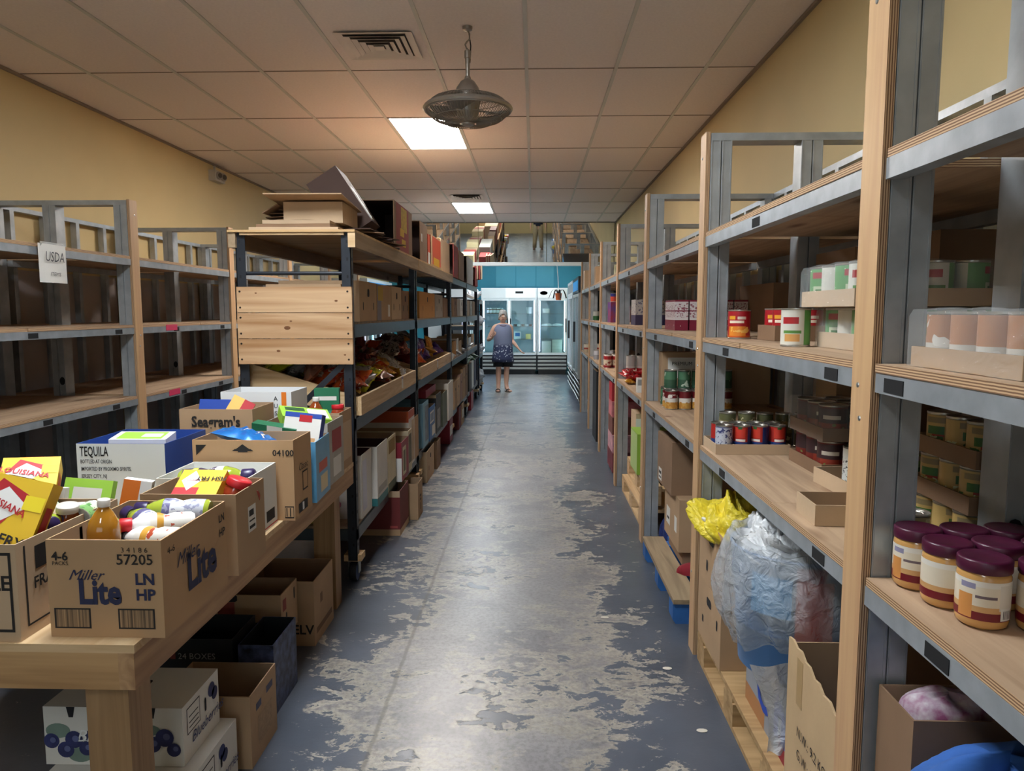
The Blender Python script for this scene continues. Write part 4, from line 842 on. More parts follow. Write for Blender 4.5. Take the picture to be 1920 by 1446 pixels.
# ================================================================ boxes on the racks
KRAFT2 = mat('orange_kraft', 'b4813f', .8, 0, .06, 5)
Z3 = 1.421
def fruit(label, y0, y1, z, h, m, group, x1=-.965, d=.45, hole=True, extra=()):
    w_ = y1-y0
    return carton('fruit_box', label, x1-d, x1, y0, y1, z, h, m, 0, True, None, None, list(extra), (), ([('r', .5, .72, .05, .045), ('r', .2, .38, .018, .045), ('r', .8, .38, .018, .045)] if hole else []), (), 'box', group)
G3 = 'fruit boxes on the third rack level'
fruit('tan fruit box nearest on the third rack level, hand holes facing the aisle', 4.03, 4.47, Z3, .227, CARD, G3, extra=[('f', .05, .2, .3, .8, CARDL)])
fruit('tan fruit box with a yellow sun print and grey band', 4.49, 4.93, Z3, .225, CARD, G3, hole=False, extra=[('r', .0, .0, .28, 1, mat('grey_band', '7a7780', .7)), ('r', .05, .55, .4, .95, C_('sun_print', 'b09030', .7)), ('r', .75, .1, .9, .45, PAPER)])
fruit('plain tan fruit box third along on the rack level', 4.95, 5.32, Z3, .228, CARDL, G3)
fruit('brown fruit box beside the upright of the nearest rack', 5.34, 5.62, Z3, .21, CARDD, G3, hole=True)
fruit('orange kraft fruit box with three hand holes', 6.16, 7.12, Z3, .228, KRAFT2, G3)
fruit('grey-white fruit box on the second rack', 7.15, 7.75, Z3, .225, mat('greyish_board', '9d968c', .8), G3)
fruit('dark box at the end of the second rack level', 7.8, 8.2, Z3, .2, CARDD, G3, hole=False)
for k, (a, b, c) in enumerate(((8.8, 9.2, CARDD), (9.25, 9.6, mat('greyish_board', '9d968c', .8)), (9.65, 9.95, PAPER), (10.55, 11.0, CARD), (11.1, 11.5, mat('greyish_board', '9d968c', .8)), (11.6, 12.0, CARDD))):
    fruit(['dark brown box first on the third rack', 'grey box second on the third rack', 'white box third on the third rack', 'tan box first on the farthest rack level', 'grey box midway on the farthest rack level', 'dark box last on the farthest rack level'][k], a, b, Z3, .22, c, G3, hole=(k % 2 == 0))
# behind the pine boards
carton('fruit_box', 'long tan box behind the pine end boards', -1.42, -1.02, 3.85, 4.0, 1.421, .2, CARD, 0, True)
# second level of the far racks
for k, (a, b, c, h) in enumerate(((8.45, 8.7, CARDD, .2), (8.8, 9.1, KRAFT2, .2), (9.2, 9.4, PAPER, .22), (9.5, 9.8, CARD, .18), (10.5, 10.8, CARDL, .2), (10.9, 11.3, PAPER, .17), (11.4, 11.9, CARD, .2))):
    carton('goods_box', ['brown box on the second level of the third rack', 'orange kraft box beside the brown one, second level', 'narrow white box on the second level of the third rack', 'low tan box on the second level of the third rack', 'light tan box on the second level of the farthest rack', 'low white box on the farthest rack second level', 'last tan box on the farthest rack second level'][k], -1.4, -.97, a, b, .918, h, c, 0, True, group='boxes on far rack second levels')
for k in range(5): bag('silver snack bag on the second level of the far racks', (-1.0, 8.6+.65*k, .96+.02*(k % 2)), (.3, .4, k), FO[2][1], .9, 'silver bags on far racks', k)
# bottom rack level, boxes leaning out over the aisle edge
Z1 = .318; GB = 'boxes on the bottom rack level'
WCOAT = mat('white_wine_case', 'cfcac2', .5, 0, .06, 7); CREAM = mat('cream_case', 'cbbf9f', .6, 0, .08, 8); TEAL = C_('teal_print', '2d6f74', .5)
MARO = mat('maroon_case', '8a1f33', .5, 0, .08, 6)
carton('goods_box', 'tall white glossy case leaning out beside the nearest upright', -1.4, -.955, 3.95, 4.2, Z1, .36, WCOAT, 0, True, C_('maroon_inside', '4a1420', .7), None, [('r', .1, .1, .5, .9, mat('lilac_panel', 'b9b7c6', .3))], group=GB)  # lilac panel on the aisle side
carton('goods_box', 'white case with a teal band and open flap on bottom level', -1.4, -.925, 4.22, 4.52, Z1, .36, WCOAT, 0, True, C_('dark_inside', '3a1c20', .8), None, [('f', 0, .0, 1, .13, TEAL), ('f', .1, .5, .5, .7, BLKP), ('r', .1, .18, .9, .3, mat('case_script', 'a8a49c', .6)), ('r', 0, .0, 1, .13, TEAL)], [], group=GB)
carton('goods_box', 'cream case printed with script next to the teal band', -1.4, -.925, 4.54, 4.8, Z1, .35, CREAM, 0, True, None, None, [('r', 0, 0, 1, .16, C_('olive_print', '55604a', .6)), ('r', .1, .7, .9, .95, C_('ochre_print', '8a6a2a', .6))], [], group=GB)
carton('goods_box', 'maroon wine case with cream crest panel', -1.35, -.895, 4.85, 5.13, Z1, .27, MARO, 0, True, None, .16, [('f', .8, .0, 1, .6, WHITE), ('r', .15, .12, .62, .85, CREAM), ('r', .25, .2, .52, .75, C_('crest_print', '6a6048', .6)), ('r', .7, .2, .92, .8, C_('crest_red', 'a03a44', .6))], group=GB)
carton('goods_box', 'cream case with dark vine print behind the maroon one', -1.35, -.9, 5.15, 5.3, Z1, .3, CREAM, 0, True, None, None, [('r', .1, .2, .9, .9, C_('vine_print', '5f5840', .6))], group=GB)
carton('goods_box', 'tall white case with an orange rim at back of bottom level', -1.45, -.925, 5.32, 5.58, Z1, .42, WCOAT, 0, True, C_('orange_inside', '9a4a22', .7), None, [('f', 0, .8, 1, 1, C_('rust_print', 'a8481f', .5)), ('r', 0, .86, 1, 1, C_('rust_print', 'a8481f', .5)), ('r', .5, .05, .9, .8, mat('fruit_strip', 'b9a080', .6, 0, .2, 20))], [('f', 'CHILA', .75, .45, .06, BLKP)], group=GB)
carton('goods_box', 'plain tan box at the far upright, bottom level of nearest rack', -1.4, -.93, 5.6, 5.8, Z1, .33, CARD, 0, True, group=GB)
bag('maroon wrapped sweets in the maroon case', (-1.05, 4.98, .52), (.3, .2, .4), foil('sweets_plaid', '7a2034', 'c8b8b8', '3a1020'), .8, None, 2)
LBL = mat('light_blue_case', '6f9ab0', .5, 0, .05, 6); BLU = mat('blue_case', '2d63a0', .5, 0, .1, 12); BLKC = mat('black_case', '2c2c2a', .55, 0, .1, 9); GRC = mat('olive_case', '59604e', .6, 0, .15, 14)
carton('goods_box', 'light blue case at the start of the second rack', -1.4, -.93, 6.06, 6.38, Z1, .385, LBL, 0, True, LBL, None, [('r', .35, .1, .95, .9, mat('grey_art', '6f7a86', .6, 0, .4, 18))], group=GB)
carton('goods_box', 'blue case with white picture panels', -1.35, -.925, 6.4, 6.78, Z1, .3, BLU, 0, True, None, None, [('r', .1, .5, .75, .85, PAPER), ('r', .15, .55, .7, .8, mat('label_art', '7c90a8', .6, 0, .3, 30)), ('r', .4, .08, .9, .4, PAPER), ('r', .92, 0, 1, .9, PAPER)], group=GB)
carton('goods_box', 'black case with grey label on the second rack', -1.4, -.92, 6.82, 7.18, Z1, .37, BLKC, 0, True, CARDIN, None, [('r', .2, .1, .8, .6, mat('grey_label_art', '8a8a86', .6, 0, .3, 30)), ('f', 0, .92, 1, 1, CARDL)], group=GB)
carton('goods_box', 'olive printed case beside the black case', -1.4, -.91, 7.22, 7.6, Z1, .34, GRC, 0, True, CARDIN, group=GB)
carton('goods_box', 'white tapering case at the end of the second rack', -1.4, -.9, 7.65, 8.1, Z1, .4, WCOAT, 0, True, WCOAT, group=GB)
carton('goods_box', 'flat maroon lid box lying over the black case', -1.45, -.97, 6.5, 7.15, .695, .07, MARO, 0, False, group=GB)
for k, (a, b, h, m) in enumerate(((8.5, 8.8, .33, CARD), (8.85, 9.15, .33, CARDL), (9.2, 9.5, .36, mat('rose_board', '9a7a6a', .7)), (9.55, 9.9, .4, CARD), (9.95, 10.25, .42, CARDD), (10.5, 10.9, .4, BLKC), (10.95, 11.3, .42, PAPER), (11.4, 11.8, .4, mat('navy_case', '2a2f4a', .6)))):
    carton('goods_box', ['tan box leading the bottom level of the third rack', 'light tan box second on the third rack bottom', 'rose brown box on the third rack bottom', 'tan box fourth on the third rack bottom', 'dark brown box ending the third rack bottom', 'black case on the farthest rack bottom', 'white case on the farthest rack bottom', 'navy case on the farthest rack bottom'][k], -1.4, -.93, a, b, Z1, h, m, 0, True, None, None, (), (), [('r', .5, .7, .05, .03)] if k < 5 else (), group=GB)
for k, (y, z) in enumerate(((10.6, .78), (11.1, .8), (11.6, .78))): bag('crumpled olive sack on the farthest rack bottom', (-1.02, y, z), (.3, .3, k), FO[5][1], 1.3, 'olive sacks on farthest rack', k)
# on the floor under the racks
FL = 'boxes on the floor under the racks'
REDB = mat('dull_red_board', '6e2a2a', .7, 0, .06, 5)
carton('floor_box', 'dark red flat box on the floor under the nearest rack', -1.45, -.875, 4.66, 4.98, .0, .3, REDB, 0, True, CARDIN, None, [('f', 0, 0, 1, .14, CARD), ('f', 0, .86, 1, 1, CARDL), ('r', 0, 0, 1, .14, CARDL), ('f', .88, .17, .97, .22, C_('pale_red', 'a84a48', .6))], group=FL)
carton('floor_box', 'open tan box on the floor jutting into the aisle', -1.05, -.815, 5.03, 5.24, .0, .26, CARD, 0, True, None, None, [('r', .42, .45, .6, .52, BLKP), ('r', .38, .56, .66, .62, BLKP), ('r', .45, .2, .52, .4, BLKP)], group=FL)
carton('floor_box', 'tan fruit box on the floor under the second rack', -1.35, -.915, 6.15, 6.6, .0, .27, CARDL, 0, True, None, None, (), (), [('r', .5, .75, .05, .04), ('r', .25, .4, .02, .04)], group=FL)
carton('floor_box', 'brown box behind the floor fruit box', -1.3, -.9, 6.7, 6.95, .0, .26, CARDD, 0, True, group=FL)
for k, (a, b, m) in enumerate(((8.0, 8.3, MARO), (9.0, 9.3, REDB), (9.4, 9.7, CARD), (10.8, 11.2, MARO))):
    carton('floor_box', ['maroon box on the floor near the second rack end', 'red box on the floor under the third rack', 'tan box on the floor under the third rack', 'maroon box on the floor under the farthest rack'][k], -1.3, -.93, a, b, 0, .28, m, 0, True, None, None, [('r', .1, .3, .9, .7, PAPER)] if k % 2 == 0 else (), group=FL)

# ================================================================ on top of the racks
ZT = RTOP[0]+.012
BRN = mat('dark_brown_carton', '4c372f', .75, 0, .06, 5); MAR2 = mat('brick_red_carton', '8e2f2a', .65, 0, .06, 5)
# flattened sheets in front
def sheet(label, x0, x1, y0, y1, z, rz=0, m=None, th=.006, tilt=(0, 0)):
    n = max(1, int(abs(x1-x0)/.1)); sd = R.uniform(0, 6)
    W, D = (x1-x0)/2, (y1-y0)/2
    top = lambda u, v: (-W+2*W*u, -D+2*D*v, th+.003*math.sin(u*9+sd)*math.sin(v*5+sd)); bot = lambda u, v: (W-2*W*u, -D+2*D*v, .003*math.sin((1-u)*9+sd)*math.sin(v*5+sd))
    b = MB().grid(top, 6, 4).grid(bot, 6, 4)
    b.quad((-W, -D, 0), (W, -D, 0), (W, -D, th), (-W, -D, th)); b.quad((W, -D, 0), (W, D, 0), (W, D, th), (W, -D, th)); b.quad((W, D, 0), (-W, D, 0), (-W, D, th), (W, D, th)); b.quad((-W, D, 0), (-W, -D, 0), (-W, -D, th), (-W, D, th))
    o = b.build('cardboard_sheet', m or CARD, None, ((x0+x1)/2, (y0+y1)/2, z), (tilt[0], tilt[1], rz)); tag(o, label, 'cardboard', 'flattened cardboard on the rack top'); return o
sheet('pale flattened cardboard lowest in front on the rack top', -1.50, -1.03, 3.84, 4.3, ZT+.001, .02, CARDL, .02)
sheet('flattened cardboard with a torn flap, second from bottom in front', -1.47, -1.07, 3.88, 4.3, ZT+.023, -.03, CARDD, .02)
sheet('folded box lid with a taped edge under the tan box', -1.46, -1.10, 3.92, 4.35, ZT+.045, .04, CARDL, .022)
for k in range(8):
    sheet('thin brown sheet in the splayed heap of flattened boxes, %s from the front' % ['first', 'second', 'third', 'fourth', 'fifth', 'sixth', 'seventh', 'eighth'][k], -1.2+.02*k, -.93+.012*(k % 3), 4.18+.09*k, 4.6+.085*k, ZT+.003+.007*(7-k), .25*math.sin(k*2.1), CARDD if k % 2 else BRN, .005, (.02, .05*math.sin(k)))
tb = carton('fruit_box', 'upside-down light tan box with drooping flaps on the rack top', -1.385, -1.055, 4.06, 4.4, ZT+.068, .115, CARDL, 0, False, group='boxes heaped on the nearest rack top')
MB().obox((-.02, -.06, .122), (.42, .5, .006), (-.06, 0, .02)).build('flap', CARD, tb); MB().obox((-.24, .0, .08), (.1, .34, .006), (0, -.5, 0)).build('flap', CARDD, tb)
for k in range(4): sheet('dark cardboard tongue left of the tan box, %s from the bottom' % ['first', 'second', 'third', 'fourth'][k], -1.52, -1.39, 4.1+.02*k, 4.4, ZT+.085+.022*k, .1*k, CARDD, .005, (0, -.12+.05*k))
db = carton('tilted_box', 'big dark brown box tipped on edge on the rack top, white label', -1.295, -.905, 4.46, 4.8, 0, .21, BRN, 0, True, BRN, tilt=(0, -2.15, .06), group='boxes heaped on the nearest rack top'); db.location.z = 2.19
MB().box(-.17, .06, -.1, .0, -.002, 0).build('address_label', PAPER, db); MB().box(-.16, -.0, -.09, -.04, -.003, -.002).build('label_print', mat('label_grey', 'b8c4c8', .6), db)
ORG = mat('orange_case', 'd04a26', .5, 0, .05, 6)
TT = 'boxes standing on the rack tops'
ZT2 = RTOP[1]+.012; ZT3 = RTOP[2]+.012
def upbox(label, y0, y1, z, h, m, x0=-1.25, x1=-.93, inner=None, prints=()):
    """box standing on its side, open towards the viewer"""
    W, D = (x1-x0)/2, (y1-y0)/2; t_ = .005; b = MB(); mats = [m, inner or CARDIN]
    b.box(-W, W, -D, D, 0, t_, 0, '', {'t': 1}); b.box(-W, W, -D, D, h-t_, h, 0, '', {'b': 1}); b.box(-W, -W+t_, -D, D, t_, h-t_, 0, '', {'r': 1}); b.box(W-t_, W, -D, D, t_, h-t_, 0, '', {'l': 1}); b.box(-W+t_, W-t_, D-t_, D, t_, h-t_, 1)
    for n_, (u0, v0, u1, v1, pm) in enumerate(prints):
        if pm not in mats: mats.append(pm)
        x = W+.0006+.0002*n_; b.quad((x, -D+2*D*u0, h*v0), (x, -D+2*D*u1, h*v0), (x, -D+2*D*u1, h*v1), (x, -D+2*D*u0, h*v1), mats.index(pm))
    return tag(b.build('upturned_box', mats, None, ((x0+x1)/2, (y0+y1)/2, z)), label, 'box', TT)
upbox('tall box with brick red side and yellow stickers on the rack top', 4.9, 5.62, ZT, .32, CARDD, -1.14, -.93, BRN, [(.1, 0, .78, 1, MAR2), (.36, .45, .68, .97, mat('yellow_sticker', 'bfa028', .6, 0, .25, 40)), (.3, .33, .52, .5, C_('yellow_sticker_b', 'd0a81c', .6)), (.38, .12, .6, .28, C_('yellow_sticker_b', 'd0a81c', .6))])
upbox('brown box on its side behind the brick red box', 6.02, 6.42, ZT2, .32, CARDD, -1.12, -.93, BRN, [(.15, .5, .3, .7, PAPER)])
upbox('narrow orange-edged box on its side on the second rack', 6.46, 6.6, ZT2, .26, ORG, -1.0, -.93, CARDIN, [(.0, 0, 1, .4, WHITE)])
upbox('bright orange box with a yellow label on the second rack', 6.68, 7.38, ZT2, .28, CARDL, -1.08, -.93, CARDD, [(.1, .06, .95, .97, ORG), (.2, .04, .8, .3, C_('yellow_sticker_c', 'e0b01c', .6))])
upbox('open tan box with its mouth to the viewer on the second rack', 7.5, 8.3, ZT2, .33, CARDL, -1.28, -.95, CARDL)
upbox('dark box with red side at the start of the third rack', 8.6, 9.15, ZT3, .38, MAR2, -1.1, -.94, BRN)
upbox('tan box with a dark notch on the third rack', 9.25, 9.9, ZT3, .36, CARDD, -1.1, -.94, CARD)
upbox('grey brown open box on the third rack', 10.45, 11.5, ZT3, .38, mat('greyish_board', '9d968c', .8), -1.2, -.95, BRN)
upbox('red-lined stack end at the farthest rack top', 11.7, 12.2, ZT3, .3, MAR2, -1.15, -.93, MAR2)
for k in range(5):
    sheet('folded red and tan carton bundled at the end of the rack tops', -1.0+.028*k, -.98+.028*k, 12.0, 12.3, ZT3+.12, .05*k, MAR2 if k % 2 else CARDL, .22)
# more boxes along the far side of the rack tops (seen in the mirror)
for i in range(12):
    y = 6.0+.52*i
    if y > 11.8: break
    carton('goods_box', 'long box in the row seen only in the mirror, %s coloured' % ['tan', 'red', 'cream'][i % 3], -1.55, -1.28, y, y+.42, (ZT2 if y < 8.3 else ZT3), .22+.05*(i % 3), [CARDL, MAR2, mat('cream_board', 'd8c79a', .7)][i % 3], 0, False, group='mirror row of boxes', lid=True)
# ================================================================ goods on the right-hand shelves
NTH = ['first', 'second', 'third', 'fourth', 'fifth', 'sixth']
def cell(i, ni, j, nj):
    row = {2: ['front', 'rear'], 3: ['front', 'middle', 'rear'], 4: ['front', 'second', 'third', 'rear']}[ni][i]; col = {2: ['left', 'right'], 3: ['left', 'centre', 'right'], 4: ['far left', 'left', 'right', 'far right']}[nj][j]
    return '%s row %s' % (row, col)
ZL, ZM, ZU = LR[0]+.019, LR[1]+.019, LR[2]+.019
# --- nearest bay: peanut butter jars
PBL = bandmat('peanut_label', [(0, 'b98546'), (.14, '6e1522'), (.26, 'c79a66'), (.34, 'd8cdb8'), (.62, 'dbd6cc'), (.7, 'b98546')], .125, [('s', 'c98a4c', -3.1, -2.5, .16, .5), ('s', '6a5a60', -2.4, -1.6, .46, .5), ('s', '8a86a0', -3.0, -2.4, .58, .66), ('s', 'cfc9be', -1.5, -.6, .3, .66)])
PB = juice('peanut_butter', 'c39355', .25); PLID = C_('plum_lid', '4a1230', .35)
JR = .0425
jb = MB().lathe([(0, 0), (.034, 0), (.041, .006), (JR, .014), (JR, .092), (.04, .1), (.036, .104)], 32).mesh('jar_body', [PB], True, 1.0)
jl = MB().lathe([(JR+.0004, .018), (JR+.0004, .088)], 32).mesh('jar_label', [PBL], True, 1.0)
bm = bmesh.new(); bm.from_mesh(jl); bmesh.ops.delete(bm, geom=[f for f in bm.faces if len(f.verts) > 4], context='FACES'); bm.to_mesh(jl); bm.free()
jc = MB().lathe([(0, .1), (.0425, .1), (.0435, .102), (.0435, .12), (.0415, .1225), (.038, .1235), (.036, .1225), (0, .1225)], 32).mesh('lid', [PLID], True, .8)
WL = bandmat('peanut_back_label', [(0, 'c8a878'), (.14, 'dcd8cf'), (.3, 'e0ddd6')], .125, [('8a6a58', 90, .6, .3, .7), ('2a2624', 120, .62, .14, .3)])
pos = [(.778, 1.455, 0), (.788, 1.365, 1), (.803, 1.277, 0), (.892, 1.245, 2), (.867, 1.45, 0), (.878, 1.36, 0), (.955, 1.45, 0), (.968, 1.355, 0), (.98, 1.262, 0), (1.043, 1.447, 0), (.885, 1.155, 0)]
wh = ['leftmost front', 'second from the left in front', 'biggest looking front', 'front right, barcode showing', 'second row left', 'second row middle', 'third row left', 'third row middle', 'third row right', 'rearmost', 'cut off by the picture edge']
for (x, y, k), w_ in zip(pos, wh):
    t = thing('peanut_butter_jar', 'peanut butter jar with plum lid, %s of the group' % w_, 'jar', (x, y, ZL), R.uniform(-.3, .3)+(1.7 if k else 0), 'peanut butter jars')
    put('body', jb, t); put('label_band', jl, t); put('lid', jc, t)
    a = -2.2 if k == 2 else (-1.15 if w_.startswith('biggest') else None)
    if a is not None:
        q = MB().grid(lambda u, v: ((JR+.001)*math.cos(a+(u-.5)*.55), (JR+.001)*math.sin(a+(u-.5)*.55), .02+v*.022), 4, 1).build('barcode_patch', [PAPER], t, (0, 0, 0), (0, 0, -t.rotation_euler.z))
        for i in range(6): MB().grid(lambda u, v: ((JR+.0016)*math.cos(a+(i-2.5)*.07+u*.025), (JR+.0016)*math.sin(a+(i-2.5)*.07+u*.025), .023+v*.015), 1, 1).build('barcode_bar', [BLKP], q)
# cream vegetable cans behind, and trays of green bean cans
GBN = bandmat('green_bean_label', [(0, 'b0a070'), (.1, 'b89a5e'), (.9, '9a8a60')], .1, [('s', 'c8b88a', -1.2, 1.4, .05, .95), ('s', '8a7a58', -2.9, -1.4, .72, .86), ('s', '3f6a35', -2.7, -1.5, .44, .64), ('s', '9a2c24', -2.3, -1.5, .38, .44), ('c8cfa8', 60, .56, .1, .4), ('4f6f3c', 45, .6, .08, .4)])
for k, (x, y) in enumerate(((.87, 1.80), (.865, 1.715), (.86, 1.635), (.79, 1.64))): can('pale vegetable can behind the peanut butter jars, %s of four' % NTH[k], (x, y, ZL), GBN, .037, .105, 0, 'loose vegetable cans in nearest bay')
LV3 = ['lowest', 'middle', 'top']
for lv, z in enumerate((ZL, ZL+.103, ZL+.206)):
    cantray('%s cardboard tray of green bean cans seen behind the jars' % LV3[lv], .955+.01*lv, 1.2+.01*lv, 1.603, 1.865, z, .042, CARDD, .0)
    for i in range(3):
        for j in range(3): can('green bean can, %s in the %s bean tray' % (cell(i, 3, j, 3), LV3[lv]), (.999+.01*lv+.079*j, 1.65+.083*i, z+.0045), GBN, .037, .098, [0, .6, -.5][(i+j) % 3], 'green bean cans in the %s tray' % LV3[lv])
# middle shelf: pinto bean tray
PIN = bandmat('pinto_label', [(0, 'cfc9be'), (.42, 'b07a54'), (.95, '9c6a48')], .1, [('e0dcd4', 18, .6, .0, .98)])
cantray('cardboard tray of pinto bean cans on the nearest middle shelf', .735, 1.06, 1.11, 1.435, ZM, .038, CARD)
for i in range(4):
    for j in range(4): can('pinto bean can, %s in the nearest middle shelf tray' % cell(i, 4, j, 4), (.778+.079*j, 1.152+.079*i, ZM+.0045), PIN, .037, .1, i*2+j, 'pinto bean cans')
packet('can_label', 'white nutrition label on the pinto bean tray', (.812, 1.107, ZM+.062), (.075, .002, .06), (0, 0, 0), PAPER, [('f', 0, .82, 1, 1, C_('teal_strip', '3f7a72', .6)), ('f', .06, .5, .5, .55, BLKP), ('f', .06, .62, .9, .66, BLKP), ('f', .06, .3, .45, .34, BLKP)], (), 'label')
film_wrap('clear shrink wrap around the pinto bean cans', .73, 1.065, 1.105, 1.44, ZM+.001, ZM+.11)
for k in range(2):
    cantray('%s tray of bean cans stacked behind the pinto beans' % ['lower', 'upper'][k], 1.1, 1.36, 1.15, 1.42, ZM+.11*k+.0, .05, CARDD)
    for i in range(3):
        for j in range(3): can('bean can, %s in the %s stacked tray behind the pinto beans' % (cell(i, 3, j, 3), ['lower', 'upper'][k]), (1.145+.08*j, 1.195+.085*i, ZM+.11*k+.0045), PIN, .037, .1, i, 'bean cans in %s rear tray' % ['lower', 'upper'][k])
# under the nearest bay
carton('open_box', 'lower brown box under the box of folded clothes', .74, 1.25, 1.35, 1.49, .0, .349, CARDD, 0, False)
carton('open_box', 'brown box of folded clothes under the nearest shelf', .735, 1.25, 1.35, 1.49, .35, .34, CARDD, 0, True, None, .3)
def cloth(name, label, c, size, m, sd=1, lobes=3, z0=0., cat='cloth', rz=0):
    rr = random.Random(sd); p = [rr.uniform(0, 6) for _ in range(6)]
    def f(u, v):
        th = u*2*math.pi; ph = v*math.pi/2; r = math.cos(ph)**.5
        k = 1+.09*math.sin(lobes*th+p[0])*math.cos(ph)+.05*math.sin(7*th+p[1]+4*ph)
        return (size[0]/2*r*math.cos(th)*k, size[1]/2*r*math.sin(th)*k, size[2]*(math.sin(ph)**.7)*(1+.08*math.sin(5*th+p[2])*math.cos(ph*2)+.06*math.sin(3*th+p[3])))
    o = MB().grid(f, 56, 16).build(name, m, None, c, (0, 0, rz), True, 3)
    return tag(o, label, cat)
cloth('folded_clothes', 'patterned white and pink clothes spilling from the brown box', (.84, 1.42, .652), (.19, .11, .055), mat('patterned_cloth', 'd0ccd0', .9, 0, .1, 34, .2, 40, col2='8a4a70'), 3)
QUILT = mat('blue_quilt', '2f5fa8', .85, 0, .12, 9, .5, 16, (1, 3, 3))
cloth('blue_blanket', 'folded bright blue blanket on the floor at the right picture edge', (.82, 1.2, .5), (.33, .27, .2), QUILT, 8, 2)
carton('open_box', 'plain box under the blue blanket', .70, 1.2, 1.02, 1.33, 0, .499, CARDD, 0, False)
cloth('purple_bag', 'lilac plastic bag beside the blue blanket', (1.05, 1.1, .5), (.2, .16, .16), mat('lilac_film', '5a4a8a', .4, 0, .2, 14), 14, 4)
# --- second bay, middle shelf
RAV = bandmat('ravioli_label', [(0, 'c8551c'), (.12, 'a81c22'), (.55, 'a81c28'), (.95, '8a1420')], .11, [('s', 'd9822a', -2.9, -1.2, .1, .44), ('e8b45a', 55, .58, .12, .42), ('s', 'ead9c4', -2.8, -1.4, .55, .64), ('s', 'e0a030', -2.9, -2.2, .68, .8), ('s', 'd8c8b8', -2.0, -1.2, .68, .78)])
can('ravioli can standing alone on the second bay middle shelf', (.80, 2.86, ZM), RAV, .043, .112, .0)
cantray('small tray of ravioli cans beside the single ravioli can', .86, 1.06, 2.62, 2.82, ZM, .055, CARDD)
for i in range(2):
    for j in range(2): can('ravioli can, %s in the small tray' % cell(i, 2, j, 2), (.91+.092*j, 2.67+.092*i, ZM+.0045), RAV, .043, .112, .2*i, 'ravioli cans in the small tray')
MAR = bandmat('vegetable_label', [(0, 'd8d4c6'), (.08, 'd2d0c4'), (.93, 'c9c7ba')], .11, [('s', '5f9a50', -1.3, .6, 0, 1), ('s', 'a8282c', -2.9, -1.7, .62, .8), ('s', 'cf9a5a', -2.7, -1.6, .14, .34), ('s', '5a8a44', -2.8, -1.5, .36, .44)])
MAR2L = bandmat('green_vegetable_label', [(0, 'cfd8c0'), (.1, '5c9a56'), (.9, '5c9a56')], .11, [('s', 'd8d4c6', .4, 2.6, 0, 1), ('s', 'a8282c', -2.7, -1.6, .7, .86), ('s', 'c8d4b0', -2.6, -1.4, .2, .5), ('s', '3f7a3c', -2.4, -1.7, .25, .42)])
can('white vegetable can standing in front of the wrapped trays', (.795, 2.235, ZM), MAR, .043, .115)
for lv, z in enumerate((ZM, ZM+.118)):
    x0 = .855-.05*lv
    cantray('%s shrink-wrapped tray of green and white vegetable cans' % ['lower', 'upper'][lv], x0, x0+.36, 1.86, 2.22, z, .045, CARDL)
    for i in range(4):
        for j in range(4): can('green and white vegetable can, %s of the %s wrapped tray' % (cell(i, 4, j, 4), ['lower', 'upper'][lv]), (x0+.048+.088*j, 1.908+.088*i, z+.0045), MAR2L if (i+j) % 2 else MAR, .042, .11, [0, .3, 1.4, -.2][(i+2*j) % 4], 'vegetable cans in the %s wrapped tray' % ['lower', 'upper'][lv])
    film_wrap('clear film around the %s vegetable tray' % ['lower', 'upper'][lv], x0-.004, x0+.364, 1.856, 2.224, z+.001, z+.1165)
for k, (x0, x1, y0, y1, h) in enumerate(((1.12, 1.4, 2.6, 2.95, .33), (1.22, 1.4, 2.25, 2.55, .35))): carton('goods_box', ['dark brown case at the back of the second bay middle shelf', 'taller brown case in the back corner of the second bay'][k], x0, x1, y0, y1, ZM, h, CARDD, 0, False)
# second bay, lower shelf
RIP = bandmat('tomato_label', [(0, '22306a'), (.3, '26407c'), (.4, 'a82a24'), (.95, '9a1f22')], .108, [('s', '22306a', -1.2, 1.2, .2, 1), ('s', 'c8382a', -2.8, -1.5, .55, .9), ('s', 'e6e0d8', -2.7, -1.5, .42, .5), ('s', '2a5a2c', -2.4, -1.9, .86, .96), ('e0dce8', 70, .66, .02, .3)])
RIPB = bandmat('tomato_back_label', [(0, '26407c'), (.2, 'b8bcc8'), (.9, '6a7090')], .108, [('3a4070', 80, .58, .1, .9)])
cantray('open cardboard tray of blue and red tomato cans on the second bay lower shelf', .712, 1.0, 2.815, 3.02, ZL, .04, CARDL)
for i in range(4): can(('tomato can showing its back label at the tray corner' if i == 0 else 'blue and red tomato can, %s in the front row of its tray' % ['leftmost', 'second from left', 'third from left', 'rightmost'][i]), (.752+.0695*i, 2.853, ZL+.0045), RIPB if i == 0 else RIP, .0335, .108, [0, .1, -.3, .5][i], 'tomato cans in the open tray' if i else None)
for i in range(4): can('blue and red tomato can, %s in the rear row of its tray' % ['leftmost', 'second from left', 'third from left', 'rightmost'][i], (.752+.0695*i, 2.925, ZL+.0045), RIP, .0335, .108, 1+i, 'tomato cans in the rear row')
OLV = bandmat('olive_tin_label', [(0, '6a5a34'), (.5, '8a7a4a'), (.9, '5a5a3a')], .12, [('d0c8a0', 50, .6, 0, 1)])
for i in range(5): can('tall gold-topped can behind the tomato cans, %s of five' % NTH[i], (.80+.078*i, 2.99+.0*i, ZL+.0045) if i < 2 else (.80+.078*i, 3.0, ZL), OLV, .034, .14, i, 'gold-topped cans')
VRI = bandmat('vine_tomato_label', [(0, '5a1f1e'), (.1, '7a2a22'), (.5, '3f2a30'), (.95, '6a2420')], .11, [('s', '9a3a28', -2.8, -1.4, .08, .5), ('s', 'd8d0c4', -2.7, -1.4, .62, .74), ('7a8a4a', 40, .66, .1, .5)])
